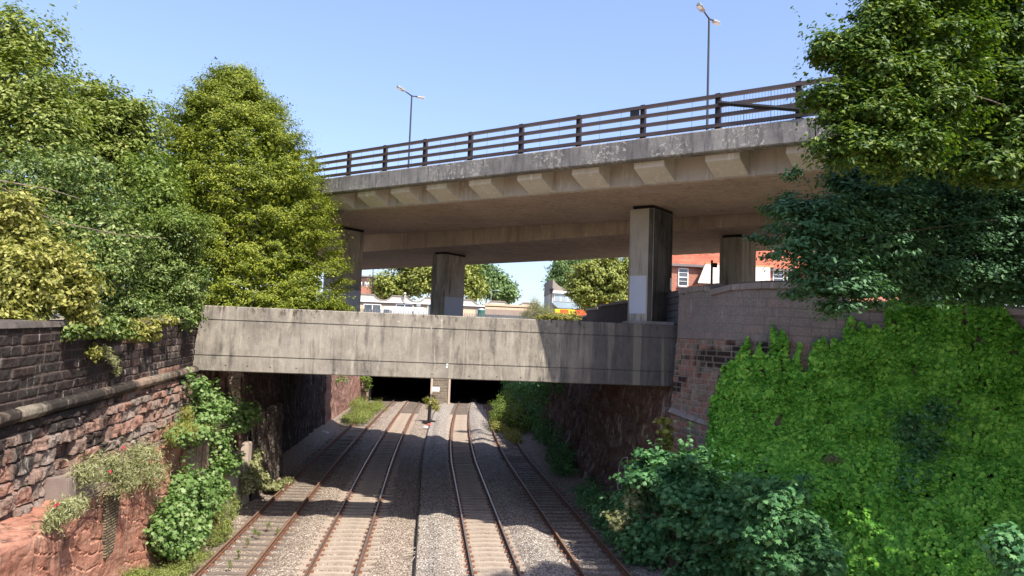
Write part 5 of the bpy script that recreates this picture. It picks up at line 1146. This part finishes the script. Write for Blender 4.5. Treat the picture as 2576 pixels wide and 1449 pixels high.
plant('maple_bush', 'broad leaved green bush at the foot of the red rock beside the first track', 'bush', [PX(465, 1225, -8.0, 45, 40), PX(435, 1300, -7.9, 42, 50), PX(500, 1270, -7.8, 42, 46), PX(445, 1365, -7.8, 38, 34), PX(490, 1330, -7.7, 30, 36), PX(545, 1245, -7.9, 28, 32), PX(408, 1340, -8.0, 22, 46)], 10500, .15, M['L_mapb'], T_MAP, 24, base=WX(450, 1400, -8.0), clump=0.3, per=14, flat=.5, up=1.0, fill=.12, shoots=50, slen=.7, wob=.6, shell=(.45, 1.12))
plant('leafy_weeds', 'light green nettles and weeds between the broad leaved bush and first rail', 'weeds', [PX(560, 1300, -7.5, 28, 40), PX(540, 1350, -7.45, 30, 36), PX(500, 1405, -7.5, 50, 24), PX(590, 1270, -7.5, 14, 34), PX(575, 1240, -7.7, 14, 26), PX(460, 1425, -7.5, 60, 16), PX(440, 1440, -7.8, 60, 16), PX(350, 1450, -7.9, 60, 14), PX(500, 1440, -7.3, 40, 14)], 9500, .10, M['L_grass'], T_LONG, 0, clump=.2, per=26, flat=.9, shell=(.3, 1.03))
plant('creeping_ivy', 'sunlit creeping ivy spilling from the pale pilaster down to the first rail', 'ivy', [PX(640, 1185, -7.75, 18, 34), PX(655, 1212, -7.6, 26, 22), PX(690, 1222, -7.3, 30, 10), PX(625, 1210, -7.7, 16, 34), PX(645, 1155, -7.85, 14, 28), PX(720, 1212, -7.1, 22, 6)], 8600, .13, M['L_val'], T_IVY, 0, clump=.16, per=30, shell=(.3, 1.03))
plant('dry_grass', 'dry yellow grass and seedlings on the verge left of the first rail', 'grass', [PX(520, 1425, -7.3, 60, 16), PX(420, 1440, -7.7, 70, 14), PX(340, 1447, -8.0, 50, 10), PX(570, 1330, -7.2, 26, 30), PX(585, 1290, -7.2, 16, 26), PX(470, 1400, -7.5, 50, 18)], 7000, .11, M['L_grass'], T_LONG, 0, clump=.22, per=26, flat=.7, shell=(.3, 1.03))
# track side weeds
rg = np.random.default_rng(5)
for i, (px, py) in enumerate(((640, 1345), (674, 1330), (622, 1372), (578, 1430), (650, 1350), (700, 1340), (600, 1400))):
    c = WZ(px, py, -.1)
    plant('track_weed', ['tall leafy weed between the rails of the first track, middle one', 'leafy weed beside the right rail of the first track', 'low leafy weed between the rails of the first track, beyond the nearest', 'nearest leafy weed between the rails of the first track', 'tiny weed tuft close to the tall middle weed of the first track', 'small weed tuft just outside the right rail of the first track', 'thin weed tuft by the left rail of the first track'][i], 'weed', [(c+np.array([0, 0, .12]), (.09, .09, .2))], 70, .09, M['L_lime'], T_LONG, 4, base=c-np.array([0, 0, .05]), clump=.08, per=10, shell=(.1, 1.0), group='weeds growing on the first track')
# grass bank by the portal
plant('grass_bank', 'bright green grassy bank beside the left tunnel opening', 'grass bank', [(WZ(915, 1040, .5), (1.2, 7.0, .7)), (WZ(945, 1022, .4), (1.3, 5.0, .5)), (WZ(880, 1052, .3), (.9, 4.5, .45)), (WZ(905, 1018, .9), (1.2, 4, .9))], 17000, .17, M['L_grass'], T_LONG, 0, clump=.35, per=40, flat=.8, shell=(.5, 1.0))
plant('hanging_bramble', 'leafy bramble hanging at the top left corner of the tunnel opening', 'bramble', [(WY(915, 953, 97), (1.0, .8, .5)), (WY(925, 968, 98), (.5, .5, .7))], 1200, .2, M['L_lime'], T_RH, 0, clump=.3, per=20)
plant('hanging_bramble', 'line of shaded bramble hanging over the red rock just under the beam', 'bramble', [(WY(770, 946, 70), (2.0, 4, .35)), (WY(840, 953, 78), (1.4, 4, .5))], 2600, .18, M['L_ivyd'], T_RH, 0, clump=.3, per=25)
plant('small_bush', 'small round bush on the ballast between the two middle tracks by the tunnel', 'bush', [(WZ(1079, 1062, -.2)+np.array([.1, 0, 1.9]), (.75, .6, .65)), (WZ(1079, 1062, -.2)+np.array([.6, 0, 1.5]), (.5, .45, .6))], 1100, .14, M['L_yel'], T_RH, 10, base=WZ(1079, 1062, -.2), clump=.25, per=24)
p = WZ(1079, 1064, -.2); mb = MB(); mb.tube([tuple(p), tuple(p+np.array([0, 0, .8])), tuple(p+np.array([.03, 0, 1.7]))], [.17, .16, .15], 8); mb.obox((p[0], p[1]), (1, 0), (0, 1), .6, .4, -.2, .02)
tag(mb.build('stub_post', M['black']), 'short dark stub post on a small block between the middle tracks', 'post')
def litter(name, px, py, col, label, sz=.22):
    p = WZ(px, py, -.1); rg = np.random.default_rng(int(px)); V = rdir(26, rg)*np.array([sz*1.3, sz, sz*.6])*rg.uniform(.6, 1.1, (26, 1))+p
    import bmesh
    bm = bmesh.new(); [bm.verts.new(v) for v in V]; bmesh.ops.convex_hull(bm, input=bm.verts); me = bpy.data.meshes.new(name); bm.to_mesh(me); bm.free()
    tag(link(name, me, plain(name+'_mat', col, .6, .1)), label, 'litter')
litter('red_bag', 1080, 1068, (.62, .10, .08), 'crumpled red bag dumped on the ballast near the stub post', .22)
litter('white_bag', 1071, 1074, (.65, .66, .68), 'crumpled white bag beside the red bag between the middle tracks', .2)
litter('white_sack', 812, 1089, (.55, .57, .62), 'white plastic sack lying at the foot of the shaded left rock', .38)
mb = MB()
for a in (((1290/1.0, 1),),): pass
for (x0, y0, x1, y1) in ((1010, 1393, 1046, 1388), (1012, 1400, 1044, 1393), (1020, 1384, 1045, 1378), (1030, 1420, 1043, 1400)):
    a, b = WZ(x0, y0, -.15), WZ(x1, y1, -.12); mb.tube([a, b], .018, 5)
tag(mb.build('dead_branches', M['wood']), 'pale dead branches lying against the edging board', 'branch')
a, b = WZ(940, 1247, -.1), WZ(985, 1249, -.1); mb = MB(); mb.tube([a, (a+b)/2+np.array([0, .1, .02]), b], [.06, .05, .03], 6); mb.tube([(a+b)/2, (a+b)/2+np.array([.5, -.25, .05])], [.03, .01], 5); tag(mb.build('dead_branches', M['wood']), 'pale fallen branch lying across the right rail of the second track', 'branch')
# scattered loose stones and sticks
# right side: bushes beyond the beam
plant('leafy_bush', 'sunlit leafy bush in front of the right tunnel mouth beyond the beam', 'bush', [(WZ(1270, 1070, 0)+np.array([0, 0, 1.2]), (1.7, 5, 1.6)), (WZ(1330, 1075, 0)+np.array([.5, 0, 1.8]), (1.9, 5, 2.3)), (WZ(1310, 1085, 0)+np.array([0, 0, 1.0]), (1.4, 3, 1.4)), (WZ(1290, 1045, 0)+np.array([.5, 0, 2.2]), (1.8, 4, 2.3)), (WZ(1330, 1045, 0)+np.array([.8, 0, 4.2]), (1.7, 4, 2))], 17000, .19, M['L_lime'], T_RH, 12, clump=.4, per=32, fill=.15)
plant('yellow_ground_cover', 'yellow green growth creeping over the last track by the tunnel mouth', 'weeds', [(WZ(1255, 1075, 0)+np.array([0, 0, .3]), (.9, 5, .5)), (WZ(1290, 1103, 0)+np.array([0, 0, .2]), (.8, 3, .5)), (WZ(1240, 1050, 0)+np.array([.5, 0, .3]), (.8, 5, .5))], 4500, .15, M['L_yel'], T_RH, 0, clump=.3, per=30)
plant('shaded_ivy', 'dark shaded ivy and scrub covering the right rock face beyond the beam', 'ivy', [(np.array([9.4, y, z]), (.8, 5, 1.6)) for y, z in ((62, 1.0), (70, 1.2), (78, 1.5), (64, 4.0), (72, 4.2), (80, 4), (55, .8), (88, 2.5), (58, 5.5), (88, 5.5))], 22000, .2, M['L_map'], T_RH, 0, clump=.5, per=40)
plant('shaded_scrub', 'dark low scrub in the shade at the foot of the right rock face', 'scrub', [(np.array([8.7, 49, .6]), (.9, 3, .9)), (np.array([8.4, 46.5, .4]), (.8, 2, .6)), (np.array([8.2, 38, .4]), (.9, 2.2, .6)), (np.array([8.0, 34, .5]), (1.0, 2.6, .8)), (np.array([7.9, 31.2, .4]), (.9, 2.0, .7))], 9000, .13, M['L_map'], T_RH, 0, clump=.25, per=36)

# ivy on the right wall: leaves lie on the wall and on the bank below it
def ivy():
    rg = np.random.default_rng(77); n = 165000
    s = 2.0+17.6*rg.random(n); z = rg.uniform(-.2, 9.6, n)
    tp = [WW(*p) for p in ((1790, 1160), (1800, 1100), (1815, 1015), (1850, 935), (1870, 880), (1895, 905), (1925, 905), (1945, 880), (1975, 880), (2000, 930), (2030, 935), (2060, 890), (2100, 865), (2125, 850), (2150, 830), (2185, 830), (2220, 800), (2232, 762), (2300, 752), (2400, 758), (2480, 762), (2530, 775), (2570, 830), (2700, 830))]
    top = np.interp(s, [t[0] for t in tp], [t[1] for t in tp])
    spires = np.zeros(n)
    for px, py, wd in ((1885, 842, .14), (1850, 895, .12), (1912, 862, .09), (1951, 812, .16), (1972, 828, .14), (1921, 885, .12), (2008, 858, .10), (2008, 900, .14), (2042, 865, .09), (2052, 848, .10), (2066, 842, .11), (2093, 848, .10), (2135, 795, .2), (2165, 805, .2), (1806, 1010, .12), (1822, 1040, .1), (1836, 905, .08), (2210, 770, .2)):
        sc_, zc_ = WW(px, py); t_ = np.interp(sc_, [t[0] for t in tp], [t[1] for t in tp])
        spires = np.maximum(spires, (zc_-t_)*np.clip(1-np.abs(s-sc_-.05*np.sin(z*5))/wd, 0, 1)**.45)
    edge = top+spires+(vn(s*4, z*1, 0, 3)-.5)*.22
    hole = vn(s*5.5, z*5.5, 0, 44) > np.where(z > 5, .84, .9)
    px1, px2 = WW(2188, 800)[0], WW(2226, 800)[0]; hole |= (s > px1) & (s < px2) & (z > WW(2200, 828)[1]+.15*np.sin(s*9))
    mk = ~hole & (z < edge) & (s > 2.6+np.clip(4.0-z, 0, 5)*-.1); s, z = s[mk], z[mk]; n = len(s)
    off = bank_off(s, z); slope = np.clip(4.6-z, 0, 1)*np.interp(s, [2.2, 4.5, 8, 16], [.03, .12, .55, 1.0])
    thick = .14+(.16+.42*np.clip((5.5-z)/3, 0, 1)*np.clip((s-4)/4, .1, 1))*(.25+1.4*vn(s*1.3, z*1.3, 0, 9)*(.5+vn(s*4, z*4, 0, 19))); u = rg.random(n)**.5
    P = rmap(np.stack([off+.02+thick*u, s, z], -1)); nx, ny = rnorm(s); wv = vn(s*2.2, z*2.6, 0, 31); N = np.stack([nx+(vn(s*1.8, z*1.8, 0, 33)-.5)*1.5, ny, .15+1.5*wv+slope*.6], -1)
    sets = [leaves(P, N, .15*rg.uniform(.5, 1.3, n), T_IVY, .38, .9, rg)]
    root = empty('ivy_creeper', tuple(rmap([.3, 8, 3])), 'dense bright green ivy covering most of the right retaining wall', 'ivy')
    leafobj('ivy_leaves', sets, M['L_ivy'], root)
    mb = MB()
    for i in range(40):
        s0 = rg.uniform(3, 10); z0 = rg.uniform(4, 6.5); p = [rmap([bat(z0+k*.4)+.05, s0+rg.normal(0, .05), z0+k*.4]) for k in range(5)]; mb.tube(p, .010, 4)
    mb.build('stems', M['twig'], root)
ivy()
def PW(px, py, rx, rz, ry=20, off=.35):
    s, z = WW(px, py); c = rmap([float(bank_off(s, z))+off, s, z]); k = np.dot(c-CAMP, cf)/FPX; c = WY(px, py, c[1]); return (c, (rx*k, ry*k, rz*k))
plant('wall_flower_tuft', 'small tuft with yellow flowers growing at the ivy edge on the right wall', 'plant', [PW(1826, 963, 14, 12, 14, .1)], 320, .11, M['L_yel'], T_RH, 6, clump=.14, per=14)
plant('dark_bramble', 'bluish bramble growing out of the ivy towards the right edge', 'bramble', [PW(2340, 1140, 75, 70), PW(2290, 1080, 60, 50), PW(2370, 1040, 60, 40), PW(2310, 1210, 60, 40)], 2000, .16, M['L_map'], T_RH, 4, clump=.6, per=10, shell=(.2, 1.0), flat=1)
plant('grey_tuft', 'grey leaved tuft with pink flowers in the middle of the ivy', 'plant', [PW(2095, 1155, 22, 12, 20)], 260, .14, M['L_val'], T_LONG, 14, clump=.2, per=14)
plant('corner_shrub', 'grey green leafy stems poking in at the lower right corner', 'shrub', [PB(2545, 1370, 12, 45, 45), PB(2570, 1430, 12, 50, 50)], 900, .11, M['L_map'], T_MAP, 10, clump=.22, per=14)
# saplings in the right foreground
def tufts(lst, Yf, k, seed):      # breaks a mass measured in the photograph into many uneven lobes
    rg = np.random.default_rng(seed); out = []
    for (px, py, rx, rz) in lst:
        for _ in range(k):
            a = rg.uniform(0, 2*math.pi); q = rg.uniform(.2, .85); out.append(PB(px+math.cos(a)*rx*q, py+math.sin(a)*rz*q, Yf(px)+rg.uniform(-.7, .7), rx*rg.uniform(.22, .5), rz*rg.uniform(.18, .42)))
    return out
plant('maple_sapling', 'sycamore saplings massed at the foot of the right wall beside the last track', 'sapling', tufts([(1640, 1175, 55, 40), (1600, 1250, 45, 60), (1690, 1195, 70, 50), (1735, 1160, 45, 34), (1650, 1310, 100, 80), (1760, 1240, 85, 70), (1640, 1400, 100, 60), (1760, 1350, 115, 80), (1850, 1290, 70, 70), (1780, 1440, 125, 50), (1860, 1390, 95, 70)], lambda x: 27.4-(x-1640)*.0165, 7, 4), 30000, .19, M['L_map'], T_MAP, 40, base=(8.6, 26.5, 0), clump=.34, per=14, flat=.35, up=1.4, fill=.12, shell=(.3, 1.1), shoots=200, slen=.7, wob=.6)
plant('maple_sapling', 'nearer sycamore sapling in front of the ivy at the bottom right', 'sapling', tufts([(1960, 1250, 70, 40), (1930, 1310, 75, 50), (2010, 1330, 75, 55), (1970, 1400, 105, 60), (1890, 1225, 30, 26), (2060, 1400, 55, 50)], lambda x: 21.3, 7, 9), 10500, .185, M['L_map'], T_MAP, 30, base=(9.6, 21.5, 0), clump=.32, per=12, flat=.35, up=1.4, fill=.1, shell=(.3, 1.1), shoots=110, slen=.6, wob=.6)
plant('maple_leader', 'tall pale leader shoot of a sapling rising against the dark rock', 'sapling', [PB(1674, 1062, 28.3, 9, 12), PB(1674, 1085, 28.3, 18, 11), PB(1676, 1112, 28.3, 14, 14), PB(1678, 1140, 28.2, 14, 14)], 420, .19, M['L_yel'], T_MAP, 8, base=WY(1680, 1200, 28.2), clump=.18, per=12, flat=.4, up=1.2)
plant('maple_leader', 'sunlit shoot leaning over the last track in front of the graffiti', 'sapling', [PB(1603, 1215, 27.6, 16, 26), PB(1590, 1260, 27.4, 22, 20), PB(1560, 1300, 27.4, 30, 14), PB(1555, 1320, 27.4, 20, 10)], 620, .17, M['L_val'], T_MAP, 8, base=WY(1620, 1330, 27.2), clump=.18, per=12, flat=.4, up=1.2)
plant('green_weeds', 'low green weeds between the last track and the right hand saplings', 'weeds', [(WZ(1490, 1275, 0)+np.array([0, 0, .2]), (.6, 1.3, .4)), (WZ(1530, 1320, 0)+np.array([0, 0, .2]), (.7, 1.2, .4)), (WZ(1480, 1240, 0)+np.array([0, 0, .2]), (.4, 1.2, .4)), (WZ(1545, 1360, 0)+np.array([0, 0, .1]), (.5, .8, .25))], 3200, .10, M['L_map'], T_LONG, 0, clump=.2, per=26)
# right hand trees
def T_(px, py, Y, rx, rz, ry=None): return PB(px, py, Y, rx, rz, ry)
RGp = 'trees overhanging the right wall'
tree('lime_tree', 'tall tree at the upper right with sunlit yellow green outer sprays', 'tree', (20.5, 17, 0), (16.0, 17.5, 15.5), .26,
     [T_(2160, 110, 14.4, 85, 45), T_(2085, 120, 14.4, 60, 40), T_(2230, 60, 14.4, 100, 60), T_(2300, -20, 14.8, 150, 70), T_(2210, 180, 14.4, 110, 55), T_(2330, 130, 14.8, 130, 100), T_(2080, 250, 14.4, 70, 45), T_(2190, 290, 14.4, 110, 60), T_(2330, 270, 14.8, 130, 90), T_(2160, 370, 14.4, 95, 55), T_(2270, 380, 14.4, 110, 60)], 60000, .115, M['L_limetree'], tips=9, tmin=.7, clump=0.27, per=60, fill=.12, group=RGp, shoots=120, slen=.7, wob=0.75, shell=(.5, 1.12), flat=0.4, up=1.2, spread=0.4)
tree('maple_tree', 'darker maple crown filling the top right corner', 'tree', (21.5, 15.5, 0), (17.0, 17, 14.5), .24,
     [T_(2500, 80, 15.5, 110, 120), T_(2460, 230, 15.5, 110, 90), T_(2560, 300, 15.5, 110, 100), T_(2440, 10, 15.5, 90, 70), T_(2480, 400, 15.5, 130, 70), T_(2570, 190, 15.5, 80, 100)], 26000, .16, M['L_limetree'], tips=7, tmin=.7, clump=0.34, per=50, fill=.15, group=RGp, shoots=40, slen=.7, wob=.5, shell=(.5, 1.12), flat=0.4, up=1.2, spread=0.4)
tree('elm_tree', 'dark elm with toothed leaves drooping over the right wall coping', 'tree', (21.0, 19.0, 0), (17.5, 18, 12.5), .22,
     [T_(2010, 600, 16.2, 60, 45), T_(2090, 560, 16.2, 110, 80), T_(2060, 660, 16.2, 90, 60), T_(2200, 520, 17, 130, 90), T_(2180, 620, 17, 150, 90), T_(2120, 720, 16.2, 110, 40), T_(2300, 600, 18, 150, 120), T_(2250, 710, 18, 130, 50), T_(2420, 560, 18, 150, 120), T_(2400, 680, 18, 150, 70), T_(2540, 600, 18, 120, 130), T_(2150, 455, 17, 100, 50), T_(2500, 700, 18, 100, 60), T_(2000, 530, 16.2, 60, 35), T_(2110, 770, 16.2, 60, 25), T_(2350, 460, 18, 120, 70), T_(2500, 470, 18, 120, 70), T_(2300, 690, 18.5, 130, 70), T_(2420, 720, 18.5, 130, 50), T_(2540, 730, 18.3, 120, 55), T_(2380, 380, 18.3, 120, 70), T_(2540, 400, 18, 100, 80), T_(2200, 700, 17.5, 90, 60), T_(2560, 560, 17.5, 90, 120)], 90000, .13, M['L_elm'], tips=10, tmin=.85, shoots=160, slen=.8, wob=0.7, clump=0.34, per=52, flat=0.3, fill=.15, up=1.4, group=RGp, shell=(.45, 1.14), spread=0.35)
tree('bank_tree', 'big leafy tree on the right bank beyond the edge of the view', 'tree', (19.5, 11.5, 0), (19.5, 11.5, 11), .3, [((19.5, 11.5, 12), (5, 5, 4)), ((16.5, 14, 9), (3, 3.5, 3)), ((21.5, 15, 9), (3.5, 3.5, 3.5))], 22000, .22, M['L_limetree'], tips=14, clump=.6, per=30)  # unseen tree, added to shade the ivy bank and bushes
tree('elm_sprays', 'pale tipped elm twigs reaching left in front of the overpass soffit', 'branch', (10.4, 18.5, 9.8), (9.9, 18.2, 10.3), .04,
     [T_(1925, 603, 18, 38, 10), T_(1960, 575, 18, 30, 10), T_(1940, 525, 18, 26, 12), T_(1980, 500, 18, 34, 18), T_(1945, 645, 18, 30, 10), T_(2000, 440, 18, 26, 14), T_(1990, 700, 17.6, 30, 14), T_(2010, 740, 17.4, 36, 16)], 1500, .12, M['L_elm'], tips=20, clump=.2, per=14, flat=.35, fill=.05, up=1.1, group=RGp)
# trees under and behind the overpass
FG = 'trees beyond the street'
tree('street_tree', 'yellow green tree behind the workshop left of the middle pier', 'tree', WY(1010, 790, 135), WY(1010, 700, 135), .3, [PB(990, 725, 135, 50, 45), PB(1060, 700, 135, 55, 50), PB(1040, 650, 135, 60, 35), PB(1110, 690, 135, 50, 55), PB(960, 715, 133, 25, 22), PB(1150, 690, 135, 60, 55), PB(1195, 725, 134, 28, 35)], 24000, .55, M['L_far'], clump=1.0, per=30, group=FG)
tree('street_tree', 'greener tree behind the workshop right of the middle pier', 'tree', WY(1240, 790, 140), WY(1240, 720, 140), .3, [PB(1240, 715, 140, 38, 38), PB(1275, 730, 140, 25, 26), PB(1210, 690, 140, 35, 40), PB(1282, 745, 140, 18, 16)], 12000, .55, M['L_farg'], clump=.9, per=30, group=FG)
tree('street_tree', 'round yellow and dark green tree just left of the nearest pier', 'tree', WY(1500, 800, 88), WY(1500, 730, 88), .22, [PB(1500, 690, 88, 70, 45), PB(1540, 720, 88, 50, 60), PB(1490, 740, 88, 62, 42), PB(1450, 720, 88, 25, 30), PB(1530, 665, 88, 40, 25), PB(1575, 680, 88, 25, 40)], 26000, .33, M['L_far'], clump=0.5, per=50, group=FG, shell=(.6, 1.08))
tree('street_tree', 'thin pale green tree behind the two storey corner building', 'tree', WY(1420, 790, 140), WY(1420, 700, 140), .3, [PB(1410, 670, 140, 26, 22), PB(1430, 695, 140, 35, 28), PB(1385, 720, 140, 10, 25), PB(1455, 660, 140, 35, 20), PB(1400, 700, 140, 18, 20)], 8000, .5, M['L_farg'], clump=.9, per=24, group=FG)
plant('shrub', 'feathery yellow green shrub standing behind the beam near its middle', 'shrub', [PB(1350, 785, 62, 42, 25), PB(1345, 765, 62, 20, 18), PB(1400, 797, 60, 50, 14), PB(1320, 790, 62, 18, 16), PB(1440, 797, 60, 25, 10), PB(1375, 780, 62, 22, 16)], 8000, .12, M['L_val'], T_LONG, 14, base=WY(1360, 830, 61), clump=.3, per=30, flat=1.2, shell=(.4, 1.1))
plant('shrub', 'bright yellow leaved bush in front of the banner board behind the beam', 'shrub', [PB(1405, 797, 56, 40, 12), PB(1445, 796, 56, 18, 8), PB(1370, 800, 56, 30, 8)], 2600, .12, M['L_yel'], T_RH, 5, base=WY(1405, 830, 56), clump=.25, per=26)
# distant bird
p = WY(543, 148, 120); mb = MB(); mb.tube([p+np.array([-.3, 0, 0]), p+np.array([.3, 0, .05])], [.05, .03], 6); mb.hexa([tuple(p+np.array(v)) for v in ((-.1, -.5, .15), (.1, -.5, .15), (.1, .5, .1), (-.1, .5, .1), (-.08, -.5, .17), (.08, -.5, .17), (.08, .5, .12), (-.08, .5, .12))])
tag(mb.build('bird', M['black']), 'tiny dark bird flying high in the sky left of the lamp column', 'bird')
